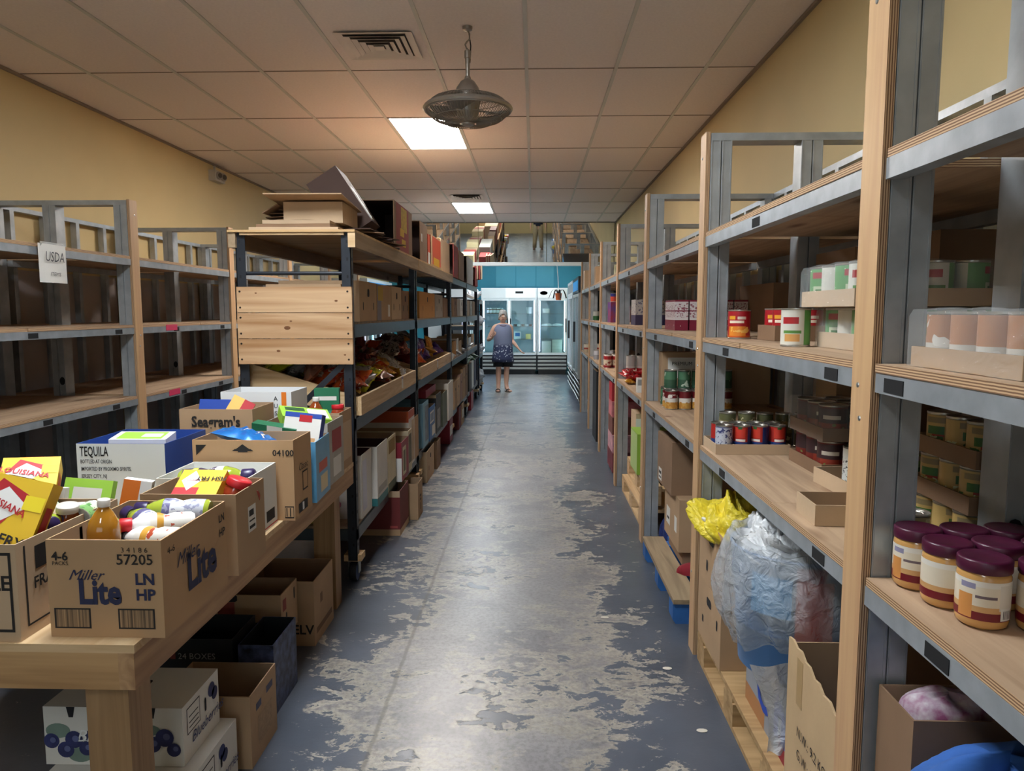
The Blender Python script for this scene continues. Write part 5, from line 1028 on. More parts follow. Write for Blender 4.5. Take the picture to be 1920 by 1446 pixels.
for lv, z in enumerate((ZL, ZL+.122)):
    cantray('%s tray of big dark tomato cans in the second bay' % ['lower', 'upper'][lv], .965, 1.27, 2.42, 2.73, z, .045, CARDD)
    for i in range(3):
        for j in range(3): can('dark tomato can, %s in the %s tray of the second bay' % (cell(i, 3, j, 3), ['lower', 'upper'][lv]), (1.0185+.1*j, 2.4755+.1*i, z+.0045), VRI, .047, .115, .4*(i-j), 'dark tomato cans in the %s tray' % ['lower', 'upper'][lv])
film_wrap('film around the upper dark tomato tray', .96, 1.275, 2.415, 2.735, ZL+.1225, ZL+.246)
cantray('nearly empty tray with a few green cans', .93, 1.28, 2.02, 2.38, ZL, .05, CARDL, .06)
GRC1 = bandmat('pea_label', [(0, '3f8a3a'), (.75, '1f5a2c'), (.85, '86b870')], .13, [('d8e0c8', 14, .6, 0, .75)]); GRC2 = bandmat('pea_back_label', [(0, 'dcdcd6'), (.9, 'dcdcd6')], .13, [('5a5a58', 110, .6, .1, .8)])
for k, (x, y, m) in enumerate(((1.0, 2.25, GRC2), (1.04, 2.17, GRC2), (1.08, 2.09, GRC1), (1.13, 2.18, GRC1), (1.17, 2.09, GRC1))): can(['leftmost tall pea can turned to its white back label', 'second tall pea can turned to its white label', 'frontmost tall green pea can', 'rear tall green pea can', 'rightmost tall green pea can'][k], (x, y, ZL+.0045), m, .037, .135, 0, 'pea cans backs' if m is GRC2 else 'green pea cans')
cantray('empty cut-down tray near the shelf post', .735, .93, 1.86, 2.01, ZL, .055, CARDL, -.04)
for k in range(3): carton('goods_box', ['tan case at the back of the second bay lower shelf', 'dark case behind the gold-topped cans', 'brown case in the shadow behind the tomato trays'][k], [1.16, 1.29, 1.3][k], [1.3, 1.45, 1.45][k], [2.8, 2.45, 2.0][k], [3.0, 2.7, 2.3][k], ZL, [.3, .33, .25][k], [CARD, CARDD, CARDD][k], 0, False)
# --- third bay
RWC = bandmat('red_white_carton', [(0, '7c2036'), (.34, 'cfc6c4'), (.94, '7c2036')], .17, [('8a4a58', 130, .56, .42, .9), ('c8b0a8', 60, .66, .08, .22), ('s', '7c2036', -3.2, 3.2, .62, .66)])
for k in range(5):
    carton('carton_pack', 'red and white carton in the row on the third bay middle shelf, number %d from the left' % (k+1) if False else ['leftmost red and white carton of the third bay row', 'second red and white carton of the third bay row', 'third red and white carton of the third bay row', 'fourth red and white carton of the third bay row', 'rightmost red and white carton of the third bay row'][k], .79+.082*k, .864+.082*k, 4.1, 4.4, ZM, .17, RWC, 0, False, group='red and white cartons')
carton('goods_box', 'dark brown case at the far end of third bay middle shelf', 1.2, 1.42, 3.7, 4.3, ZM, .25, CARDD, 0, False)
CHK = bandmat('chickpea_label', [(0, 'c89a4c'), (.35, 'd8d2c8'), (.6, '6a1c22'), (.95, '4a1a1e')], .108, [('b8823a', 40, .5, 0, .4), ('e4ded4', 26, .6, .4, .8)])
SPN = bandmat('spinach_label', [(0, '3a5a44'), (.5, '4f7a5c'), (.9, '2c4a38')], .11, [('b8c4b0', 24, .64, 0, 1)])
for i in range(5):
    for j in range(2): can('chickpea can with maroon label, %s in the third bay %s row' % (NTH[i], ['front', 'second'][j]), (.79+.077*i, 4.15+.08*j, ZL), CHK, .037, .108, i, 'chickpea cans row %s' % 'ab'[j])
for i in range(5): can('dark green spinach can stacked on the chickpea cans, %s from left' % NTH[i], (.80+.079*i, 4.24, ZL+.1085), SPN, .038, .11, i, 'spinach cans')
for i in range(5): can('dark green spinach can at the back of third bay, %s from left' % NTH[i], (.80+.079*i, 4.35, ZL), SPN, .038, .11, i, 'spinach cans at the back')
carton('goods_box', 'tan case printed PREMIUM behind the chickpea cans', .78, 1.12, 4.41, 4.53, ZL, .31, CARD, 0, False, prints=[('f', .1, .5, .6, .9, PAPER)], texts=[('f', 'PREMIUM', .35, .78, .03, BLKP)])
carton('goods_box', 'tan case with round stamp behind the chickpea cans', 1.14, 1.42, 4.38, 4.53, ZL, .31, CARDL, 0, False)
# floor of the third bay
carton('goods_box', 'upper brown case with a barcode label under the third bay', .745, 1.1, 3.88, 4.28, .485, .29, CARDD, .02, False, prints=[('l', .1, .05, .32, .3, PAPER), ('l', .13, .1, .29, .13, BLKP), ('l', .13, .18, .29, .24, BLKP)], group='cases under the third bay')
carton('goods_box', 'low dark tray under the barcode cases', .8, 1.1, 3.8, 4.18, .123, .076, CARDD, 0, False)
carton('goods_box', 'lower brown case with barcode labels under the third bay', .775, 1.13, 3.78, 4.2, .2, .284, CARD, 0, False, prints=[('l', .7, .3, .85, .6, PAPER), ('l', .15, .25, .4, .6, PAPER), ('l', .2, .35, .35, .4, BLKP)], group='cases under the third bay')
cloth('blue_mesh_sack', 'navy blue mesh sack on the floor under the third bay', (.9, 4.42, .0), (.24, .2, .22), mat('navy_mesh', '1c2c66', .8, 0, .4, 60, .5, 80), 21, 3)
cloth('red_sack', 'red fabric sack behind the weathered pallet', (.88, 3.68, .123), (.24, .12, .05), mat('red_cloth', '8a1626', .85, 0, .15, 14), 22, 3)
carton('goods_box', 'brown case standing behind the yellow bags', 1.13, 1.4, 2.72, 3.0, .16, .6, CARD, 0, False, prints=[('f', .25, .6, .3, .7, BLKP)])
# pallets
WEA = wood('weathered_plank', 'a08a6c', '7c6a52', 1, 3, .8); WEB = wood('weathered_block_board', 'b9986c', '94744c', 0, 3, .8); BLUEP = mat('blue_pallet_paint', '2a5f9e', .65, 0, .18, 9, .3)
def pallet(label, x0, x1, y0, y1, z, mats, n=4, block=None, along='y', group='pallets under the right shelves'):
    t = thing('pallet', label, 'pallet', (x0, y0, z), 0, group); W, D = x1-x0, y1-y0; top, blk = mats
    for i in range(3):
        for j in range(3):
            cx = .05+(W-.1)*i/2; cy = .06+(D-.12)*j/2; MB().box(cx-.05, cx+.05, cy-.06, cy+.06, .018, .1).build('block', blk, t)
    for i in range(n):
        a = (W-.1)*i/(n-1); MB().box(a, a+.1, 0, D, .118, .136).build('deck_board', top if i else mats[0], t)
    for j in range(3):
        cy = (D-.1)*j/2; MB().box(0, W, cy, cy+.1, .1, .118).build('stringer_board', blk if block else top, t)
    for i in range(3):
        a = (W-.1)*i/2; MB().box(a, a+.1, 0, D, 0, .018).build('bottom_board', blk if block else top, t)
    return t
bp_ = thing('pallet', 'weathered pallet on blue painted stringers jutting out under the third bay', 'pallet', (.665, 3.33, 0), 0, 'pallets under the right shelves')
for yy in (.01, .42, .86):
    m = MB().prism([(0, .02), (.015, 0), (.72, 0), (.72, .1), (0, .1)], .1, Matrix.Translation((0, yy+.1, .0)) @ Matrix.Rotation(math.pi/2, 4, 'X')); m.build('stringer', BLUEP, bp_)
for x_, m_ in ((0., WEA), (.15, BLUEP), (.3, WEA), (.45, BLUEP), (.59, WEA)): MB().box(x_, x_+.125, 0, .98, .1, .122).build('deck_board', m_, bp_)
pallet('plain wooden pallet under the second bay', .705, 1.4, 2.02, 3.0, 0, (WEB, WEB), 4)
for k in range(2): pallet(['lower small wooden pallet leaning stack under fourth bay', 'upper small wooden pallet under the green box'][k], .74+.04*k, 1.3, 4.9, 5.95, .0+.15*k, (PINEY, PINE), 4)
# --- fruit boxes, bags and drum under the second bay
carton('fruit_box', 'lower tan fruit box on the pallet under the second bay', .70, 1.12, 2.62, 2.985, .137, .25, CARD, 0, True, prints=[('f', .85, .1, .95, .35, BLKP), ('f', .865, .13, .935, .32, CARD)], holes=[('l', .5, .75, .07, .035), ('l', .25, .35, .025, .03), ('l', .85, .6, .02, .04)], group='fruit boxes on the pallet')
carton('fruit_box', 'upper tan fruit box overflowing with yellow bags', .70, 1.10, 2.61, 2.975, .388, .255, CARD, .01, True, pad=.2, holes=[('l', .5, .75, .07, .035), ('l', .35, .3, .025, .045), ('l', .85, .6, .02, .03)], group='fruit boxes on the pallet')
YB_ = filmmat('yellow_bag_film', 'e8d23a', .92, .35, .8)
def crumple(name, label, c, size, m, sd, cat='bag', amp=.28, nu=48, nv=24):
    rr = random.Random(sd); ks = [(rr.uniform(2, 9), rr.uniform(2, 7), rr.uniform(0, 6)) for _ in range(7)]
    def f(u, v):
        th = u*2*math.pi; ph = (v-.5)*math.pi; k = 1+sum(amp/7*1.4*math.sin(round(a)*th+b*ph*1.5+p) for a, b, p in ks)
        return (size[0]/2*math.cos(ph)*math.cos(th)*k, size[1]/2*math.cos(ph)*math.sin(th)*k, size[2]/2*(math.sin(ph)+1)*k)
    return tag(MB().grid(f, nu, nv).build(name, m, None, c, (0, 0, 0), True, 3), label, cat)
crumple('shopping_bag', 'crumpled yellow shopping bag hanging over the fruit box corner', (.78, 2.78, .56), (.24, .3, .18), YB_, 31, amp=.5)
crumple('shopping_bag', 'flat yellow shopping bag lying behind the fruit box rim', (.98, 2.85, .62), (.34, .22, .09), YB_, 32, amp=.5)
crumple('shopping_bag', 'yellow bag bulging out low at the front of the fruit box', (.83, 2.66, .55), (.16, .14, .1), YB_, 33, amp=.4)
MB2 = MB().tube([(.695+.03*math.cos(a), 2.83+.05*math.sin(a), .655+.012*math.sin(a*2)) for a in [k*math.pi/10 for k in range(20)]], .009, 6, 0, True); tag(MB2.build('bag_handle_loop', filmmat('white_bag_film', 'e2e4e6', .85, .3, .6), smooth=True), 'white looped bag handle beside the yellow bag', 'bag')
dr = thing('drum', 'blue drum with red print inside a clear plastic liner', 'drum', (.835, 2.235, .364), 0)
MB().lathe([(0, 0), (.165, 0), (.175, .01), (.185, .14), (.19, .15), (.187, .16), (.195, .28), (.202, .29), (.205, .38), (.21, .39), (.205, .395), (.2, .39), (.17, .03), (0, .03)], 36, 0, [0]*11+[1, 1]).build('barrel', [mat('blue_drum_plastic', '3f6a9a', .4, 0, .08, 4), mat('drum_inside', '2a3f5c', .6)], dr, smooth=True)
for k, (a0, a1, z0, z1, c) in enumerate(((-2.6, -2.0, .22, .34, C_('sky_sticker', '4a9ad0', .5)), (-1.95, -1.45, .16, .34, C_('red_sticker', 'b8402e', .5)), (-1.95, -1.55, .34, .38, C_('maroon_sticker', '8a2430', .5)))):
    MB().grid(lambda u, v: (.2085*math.cos(a0+(a1-a0)*u), .2085*math.sin(a0+(a1-a0)*u), z0+(z1-z0)*v), 8, 1).build('printed_patch', c, dr)
def liner(u, v):
    th = u*2*math.pi; pl = .010*math.sin(9*th)+.007*math.sin(17*th+1)+.005*math.sin(29*th+9*v)
    front = max(0, math.cos(th+2.35)); q = 1-v
    drop = .25+.07*front**2+.03*math.sin(4*th+1)
    z = .415-q*drop; r = .216+.045*math.sin(q*2.6)*(.6+.6*front)-.03*q*q+pl*(.25+q)
    return (r*math.cos(th), r*math.sin(th), z+.006*math.sin(13*th))
ln = MB().grid(liner, 110, 26)
ln.grid(lambda u, v: ((.216-.05*v)*math.cos(u*2*math.pi)*(1+.03*math.sin(11*u*6.283)), (.216-.05*v)*math.sin(u*2*math.pi)*(1+.03*math.sin(11*u*6.283)), .415+.006*math.sin(13*u*6.283)-.1*v+.05*math.sin(math.pi*v)), 110, 8)
ln.build('plastic_liner', filmmat('liner_film', 'cdd3d8', .42, .14, 1.0), dr, smooth=True, ang=3)
tl = MB().grid(lambda u, v: (-.15-.06*u+.02*math.sin(3*v), -.22+.02*u*math.sin(v*5)-.01, .02+.24*v) if False else (-.13+.14*(u-.5)*(.3+.7*v)+.02*math.sin(4*v), -.215-.02*v+.012*math.sin(u*6+v*3), -.17+.28*v), 8, 10)
tl.build('liner_tail', filmmat('liner_tail_film', 'dfe2e6', .75, .25, .8), dr, smooth=True, ang=3)
WBF = filmmat('white_bag_film', 'e2e4e6', .85, .3, .6)
for k, (x, y, z, s_) in enumerate(((.76, 2.17, .69, .19), (.88, 2.16, .68, .18), (.8, 2.32, .69, .2), (.93, 2.31, .68, .19))):
    crumple('white_bag', ['crumpled white bag at the front of the drum', 'white bag peaking on the right of the drum', 'white bag at the back left of the drum', 'white bag at the back right of the drum'][k], (x, y, z), (s_, s_, s_*.62), WBF, 40+k, amp=.55)
GPR = mat('grey_printed_board', '8f9298', .7, 0, .06, 6)
gb = carton('floor_box', 'grey box with blue brush letters carrying the lined drum', .745, 1.16, 2.03, 2.44, .137, .226, GPR, 0, False, CARDIN, None, [('l', 0, 0, .5, .28, mat('orange_fade', 'a8754a', .7)), ('l', .82, .0, 1, .3, C_('dark_red_print', '8a2030', .6)), ('k', .85, 0, 1, 1, CARD)], texts=[('l', 'C', .45, .5, .17, C_('cobalt_print', '1f46a8', .6), dict(bold=.03)), ('l', 'h', .85, .55, .22, C_('cobalt_print', '1f46a8', .6), dict(bold=.04))])
torn = thing('torn_carton', 'big torn-edged cardboard carton with weight stamps in front', 'box', (.715, 1.605, 0), 0)
prof = [(0, .52), (.05, .515), (.09, .5), (.11, .47), (.15, .46), (.18, .43), (.2, .44), (.23, .40), (.27, .39), (.30, .36), (.33, .375), (.36, .34)]
# sheet of the torn front, lying in the plane facing the aisle
w_ = .36; pts = [(.0, 0), (w_, 0), (w_, .575), (.33, .58), (.3, .57), (.27, .575), (.24, .56), (.21, .562), (.18, .545), (.15, .55), (.12, .535), (.08, .54), (.05, .525), (0, .53)]
M = Matrix(((0, 0, 1, 0), (1, 0, 0, 0), (0, 1, 0, 0), (0, 0, 0, 1)))
MB().prism(pts, .006, M).build('torn_front_panel', [mat('carton_face', 'bfa27c', .8, 0, .07, 5, .15, 50)], torn)
MB().box(.006, .45, 0, .006, 0, .4).build('end_panel', CARD, torn); MB().box(.006, .45, w_-.006, w_, 0, .56).build('end_panel', CARD, torn); MB().box(.444, .45, 0, w_, 0, .55).build('rear_panel', CARDD, torn); MB().box(0, .45, 0, w_, 0, .005).build('bottom_panel', CARDD, torn)
for s_, z in (('N.W.: 9.2 KGS', .35), ('G.W.: 10 KGS', .29), ('MEAS:', .23)): text(torn, s_, .04, BLKP, (-.0022, .17, z), (math.pi/2, 0, -math.pi/2), sx=.85)
MB().box(-.001, 0, .25, .29, .42, .55).build('tape_remnant', mat('old_tape', 'a88a5e', .5), torn)
crumple('purple_bag', 'small violet bag inside the torn carton', (.93, 1.78, .08), (.2, .18, .3), mat('violet_film', '4a3f86', .4, 0, .2, 14), 51)
# --- fourth bay
PUC = bandmat('purple_white_carton', [(0, '3a3050'), (.33, 'b8b0a8'), (.95, '6a6068')], .24, [('6a6478', 60, .56, .35, 1)])
for k in range(4): carton('carton_pack', ['first', 'second', 'third', 'last'][k]+' grey and purple carton on the fourth bay middle shelf', .80+.075*k, .872+.075*k, 5.75, 6.0, ZM, .2, PUC, 0, False, group='grey and purple cartons')
RBAG = foil('foil_red', 'b01c26', '8a1620', 'e6d8d0')
for k in range(14): bag(('red' if k % 4 else 'amber')+' snack packet in the fourth bay heap, %s from the front, %s' % (NTH[k//3], ['low', 'middle', 'high'][k % 3]), (.745+.05*(k % 5), 5.6+.085*(k//3)-.02*(k % 2), ZL+.02+.028*(k % 3)), (.2*(k % 3), .1, k*1.3), RBAG if k % 4 else FO[6][1], .6, 'red snack packets', k)
for k in range(3): can('red-labelled jar with clear top behind the red packets, %s' % NTH[k], (.80+.085*k, 5.97, ZL), bandmat('red_jar_label', [(0, '9a1c24'), (.6, 'c8c0b8'), (.7, 'b8b0a8')], .16, None, .25), .04, .2, 0, 'red-labelled jars', cat='jar')
packet('carton_pack', 'small white carton at the edge of the fourth bay', (.74, 5.02, ZL+.05), (.05, .06, .1), (0, 0, 0), PAPER, [('f', .1, .5, .9, .9, C_('grey_print', '8a8a8a', .6))])
gbx = carton('goods_box', 'bright green snack box with cartoonless colour print under fourth bay' if False else 'bright green printed box on the small pallets', .76, 1.1, 5.25, 5.6, .287, .3, C_('green_box', '8ab03a', .5), 0, False, prints=[('f', .4, .2, .95, .8, mat('party_print', 'b83a3a', .6, 0, .3, 14, col2='3a5ab0')), ('f', .45, .62, .9, .82, C_('orange_flash', 'e0a050', .5)), ('l', .02, .02, .98, .98, mat('pale_green_side', 'a8c27a', .5))])
carton('goods_box', 'cream box with plastic sleeves behind the green box', .8, 1.15, 5.62, 5.9, .287, .4, CARDL, 0, False, prints=[('f', 0, .3, .6, .9, PAPER)])
# --- farther bays
for k in range(3): carton('carton_pack', ['red and blue carton first in the fifth bay', 'white and pink carton second in the fifth bay', 'tan carton last in the fifth bay'][k], .76+.1*k, .85+.1*k, 7.2, 7.5, ZM, [.2, .16, .12][k], [mat('red_blue_pack', 'a02a3a', .5, 0, .2, 12, col2='2a3a8a'), mat('pink_pack', 'c8a8b8', .5, 0, .2, 14), CARDL][k], 0, False)
for k in range(2): can(['left', 'right'][k]+' red tin with dark lid on top of the fifth bay cartons', (.805+.1*k, 7.3, ZM+(.2, .16)[k]), bandmat('orange_tin', [(0, 'b8402a'), (.6, '2a2a6a'), (.8, '2a2a6a')], .09), .04, .09, 0, 'tins on fifth bay')
for k in range(6): can('red jam jar with cream label on the fifth bay, %s' % cell(k//3, 2, k % 3, 3), (.74+.08*(k % 3), 7.2+.09*(k//3), ZL), bandmat('jam_label', [(0, '8a1c24'), (.2, 'c8b8a0'), (.6, 'a82a2c'), (.85, 'd8d0c8')], .14, [('8a2a2a', 40, .58, .2, .6)]), .037, .14, 0, 'red jam jars', cat='jar')
for k in range(5): carton('goods_box', ['pink striped box lowest under the fifth bay', 'white and pink box above the striped one', 'brown printed box in the fifth bay stack', 'rose box under the fifth bay', 'red box on top of the fifth bay stack'][k], .72, 1.05, 6.5+.03*k, 6.95-.02*k, [.02, .2, .36, .52, .66][k], [.178, .158, .158, .138, .17][k], [mat('dark_rose', '6a2430', .6, 0, .3, 16), mat('pink_stripe', 'b88a94', .6, 0, .3, 20), mat('brown_art', '6a3a30', .6, 0, .3, 18), mat('rose_art', 'b86a70', .6, 0, .25, 16), C_('signal_red', 'a81c28', .5)][k], 0, False, group='stack under the fifth bay')
for k in range(4): can('small green can on the sixth bay middle shelf, %s' % NTH[k], (.76+.08*k, 8.9, ZM), bandmat('sixth_label', [(0, '2a5a34'), (.5, 'a8a8a0')], .11), .037, .11, 0, 'green cans on sixth bay')
bt = carton('crate', 'tall black crate stack under the sixth bay', .715, 1.1, 8.2, 8.7, 0, .8, mat('black_plastic', '121214', .5), 0, True)
for k in range(3): can('silver tin on the sixth bay lower shelf, %s' % NTH[k], (.74+.085*k, 8.5, ZL), bandmat('silver_label', [(0, '8a8a90'), (.5, 'b8b8c0')], .11), .038, .11, 0, 'tins on sixth bay')
for k in range(3): can('pale tin with a red band on the last bay, %s' % NTH[k], (.73+.085*k, 10.0, ZL), bandmat('last_label', [(0, 'b8a890'), (.4, '9a3a34'), (.6, 'd0c8b8')], .11), .038, .12, 0, 'tins on last bay')
carton('goods_box', 'small tan carton on the top shelf of the last right-hand bay', .70, .86, 10.05, 10.3, ZU, .24, CARDL, 0, False)
carton('goods_box', 'small tan carton on the top shelf two bays before the coolers', .72, .86, 8.5, 8.7, ZU, .2, CARD, 0, False)
# ================================================================ under the packing table
WB = mat('white_fruit_board', 'd6d3cc', .7, 0, .04, 5)
BERRY = mat('berry_print', '2c3160', .7, 0, .35, 22); LEAFP = mat('leaf_print', '6f8378', .7, 0, .15, 10)
UT = 'boxes under the packing table'
def berry(label, x0, x1, y0, y1, z, h):
    o = carton('fruit_box', label, x0, x1, y0, y1, z, h, WB, 0, False, texts=[('r', 'Blueberries', .65, .32, .045, C_('berry_ink', '2f3a6a', .7), dict(shear=.3)), ('f', 'Blueberries', .52, .5, .05, WHITE, dict(shear=.35))],
        prints=[('r', .1, .45, .45, .9, BLKP), ('r', .115, .47, .435, .88, WB), ('r', .15, .72, .4, .74, BLKP), ('r', .15, .62, .4, .64, BLKP), ('r', .15, .54, .4, .56, BLKP)], holes=[('r', .6, .62, .012, .04), ('t', .55, .6, .04, .02)], group=UT)
    W, D = (x1-x0)/2, (y1-y0)/2
    pr = MB(); rr = random.Random(5)
    def disc(f, cu, cv, r, mi, sx=1., off=.0012):
        n = len(pr.v); pr.v += [((-W+cu+r*sx*math.cos(k*math.pi/9), -D-off, cv+r*math.sin(k*math.pi/9)) if f == 'f' else (W+off, -D+cu+r*sx*math.cos(k*math.pi/9), cv+r*math.sin(k*math.pi/9))) for k in range(18)]; pr.face(range(n, n+18), mi)
    for i, (u, v, r) in enumerate([(.02, .07, .028), (.06, .045, .03), (.085, .075, .032), (.12, .05, .027), (.14, .085, .028), (.2, .055, .032), (.24, .08, .035), (.27, .045, .03), (.31, .065, .03), (.345, .085, .033), (.37, .05, .025)]):
        disc('f', u, v*h/.17, r*.8, 0, 1, .0012+.0002*i); disc('f', u+.006, v*h/.17+.004, r*.3, 2, 1, .004)
    for u, v in ((.04, .1), (.1, .03), (.22, .03), (.3, .1)): disc('f', u, v*h/.17, .022, 1, 1.6, .0008)
    for u, v, r in ((.18, .13, .022), (.2, .11, .02)): disc('r', u, v*h/.17, r, 0)
    pr.build('berry_artwork', [BERRY, LEAFP, mat('berry_sheen', '59618c', .7)], o)['kind'] = 'stuff'
    for u in (.2, .78):
        MB().prism([(-.012, 0), (.012, 0), (.006, -.03), (-.006, -.03)], .001, Matrix.Translation((-W+2*W*u, -D-.0005, h)) @ Matrix.Rotation(math.pi/2, 4, 'X')).build('vent_notch', DARK, o)
    return o
berry('upper white blueberry carton under the table', -1.375, -.978, 1.90, 2.13, .2, .172)
berry('lower white blueberry carton beneath the other one', -1.35, -.935, 1.86, 2.15, .02, .178)
carton('open_box', 'open tan box with printed text behind the blueberry cartons', -1.2, -.905, 2.19, 2.42, .0, .245, CARD, 0, True, None, None, [('r', .2, .7, .4, .8, C_('slate_print', '4a4a60', .7)), ('r', .6, .75, .85, .85, C_('slate_print', '4a4a60', .7)), ('r', .25, .2, .8, .6, mat('fine_text_block', 'a08568', .8, 0, .15, 80))], group=UT)
BKB = mat('black_coated_board', '14161c', .5, 0, .1, 6)
carton('open_box', 'black fruit carton marked 24 BOXES under the table', -1.42, -1.09, 2.5, 2.72, .1, .19, BKB, 0, True, BKB, None, [('f', .3, .6, .36, .8, C_('berry_mark', '7a3030', .6)), ('f', .1, .55, .16, .75, PAPER)], [('f', '24 BOXES', .6, .66, .032, C_('grey_ink', '9a9aa0', .6)), ], group=UT)
carton('open_box', 'navy patterned carton beside the black one', -1.07, -.94, 2.5, 2.75, .0, .27, mat('navy_pattern', '161c34', .5, 0, .5, 30, col2='4a5478'), 0, True, BKB, group=UT)
carton('open_box', 'plain low box under the black fruit carton', -1.4, -1.1, 2.5, 2.74, .0, .098, CARDD, 0, False, group=UT)
av = carton('open_box', 'tan avocado carton with cut-out handles under the table', -1.38, -1.03, 2.84, 3.04, .12, .2, CARD, 0, True, CARDD, None, [('f', .05, .0, .95, .42, mat('dark_olive_print', '3a3f2c', .75, 0, .2, 12)), ('f', .25, .58, .45, .85, C_('dull_red_oval', '8a4038', .7)), ('r', .1, .6, .3, .85, C_('dull_red_oval', '8a4038', .7))], [], [('r', .3, .4, .015, .05), ('r', .8, .75, .015, .05), ('f', .4, .93, .06, .03)], group=UT)
for u, c in ((.74, C_('avocado_flesh', 'a8a05a', .7)), (.88, C_('avocado_skin', '2c3424', .7))):
    d = MB().lathe([(0, 0), (.03, 0), (.03, .001), (0, .001)], 16, 0, None, Matrix.Translation((-.175+.35*u, -.1015, .045)) @ Matrix.Rotation(math.pi/2, 4, 'X') @ Matrix.Diagonal((1, 1.2, 1, 1))).build('avocado_print', c, av)
MB().lathe([(0, 0), (.012, 0), (.012, .001), (0, .001)], 12, 0, None, Matrix.Translation((-.175+.35*.74, -.1030, .04)) @ Matrix.Rotation(math.pi/2, 4, 'X')).build('avocado_stone_print', C_('stone_brown', '6a4a2c', .7), av)
carton('open_box', 'plain tray box under the avocado carton', -1.36, -1.04, 2.84, 3.03, .0, .118, CARDD, 0, False, group=UT)
carton('open_box', 'tall tan flap-up box marked ELV at the aisle side under the table', -1.3, -.962, 3.06, 3.36, .0, .295, CARD, 0, True, CARDD, None, [('r', .1, .15, .9, .24, C_('faded_print', '7a5c44', .8)), ('r', .3, .55, .42, .7, C_('faded_print', '7a5c44', .8))], [('f', 'ELV', .85, .25, .06, BLKP, dict(bold=.02))], flaps=(), group=UT)
pt = thing('plant_pot', 'small magenta plant pot on the rack bottom behind the table leg', 'pot', (-1.12, 3.88, .318), 0)
MB().lathe([(0, 0), (.045, 0), (.06, .09), (.064, .09), (.064, .105), (.058, .105), (.05, .02), (0, .02)], 20).build('pot', C_('magenta_plastic', 'a01c50', .45), pt, smooth=True)
MB().lathe([(0, .085), (.057, .085), (.057, .088), (0, .092)], 16).build('soil', C_('dark_soil', '1c1612', .95), pt)
MB().tube([(0, 0, .088), (.012, .01, .13), (.0, .02, .17)], .012, 6).build('stem', C_('dry_stem', '6a6258', .8), pt, smooth=True)
packet('notice_board', 'small yellow-edged board on the rack bottom behind the table leg', (-1.33, 3.88, .335), (.25, .06, .03), (0, 0, 0), C_('dull_yellow', 'a89a3a', .6), [('f', .1, .2, .9, .8, C_('dull_yellow_b', 'c0b450', .6))])

# ================================================================ people
SKIN = mat('skin', 'c89a82', .55, 0, .06, 9)
def figure(name, label, joints, edges, root, skin, loc=(0, 0, 0), rz=0):
    """continuous body grown over a jointed skeleton; joints: name -> (x, y, z, rx, ry)"""
    ks = list(joints); me = bpy.data.meshes.new(name); me.from_pydata([joints[k][:3] for k in ks], [(ks.index(a), ks.index(b)) for a, b in edges], [])
    o = put(name, me, None, loc, (0, 0, rz)); me.materials.append(skin)
    md = o.modifiers.new('skin', 'SKIN'); md.use_smooth_shade = True
    if not me.skin_vertices:
        bm = bmesh.new(); bm.from_mesh(me); bm.verts.layers.skin.verify(); bm.to_mesh(me); bm.free()
    for i, k in enumerate(ks):
        sv = me.skin_vertices[0].data[i]; sv.radius = joints[k][3:5]; sv.use_root = (k == root)
    sb = o.modifiers.new('smooth', 'SUBSURF'); sb.levels = 2; sb.render_levels = 2
    return tag(o, label, 'person')
def hand(J, E, pre, wrist, d, side, up):
    """palm and five bent fingers leaving the wrist along d"""
    d = Vector(d).normalized(); s = Vector(side).normalized(); n = Vector(up).normalized(); w = Vector(wrist)
    J[pre+'palm'] = (*(w+d*.05), .02, .013); E.append((pre+'wrist', pre+'palm'))
    for i, (ofs, ln) in enumerate(((-.026, .062), (-.009, .074), (.009, .07), (.025, .055))):
        b = w+d*.082+s*ofs; J[pre+'k%d' % i] = (*b, .0085, .0085); m = b+d*ln*.55-n*.008; J[pre+'m%d' % i] = (*m, .0078, .0078); t = b+d*ln*.9-n*.03; J[pre+'t%d' % i] = (*t, .0065, .0065)
        E.extend([(pre+'palm', pre+'k%d' % i), (pre+'k%d' % i, pre+'m%d' % i), (pre+'m%d' % i, pre+'t%d' % i)])
    b = w+d*.035-s*.035; J[pre+'th0'] = (*b, .01, .01); t = b+d*.035-s*.015-n*.008; J[pre+'th1'] = (*t, .0085, .0085); E.extend([(pre+'palm', pre+'th0'), (pre+'th0', pre+'th1')])
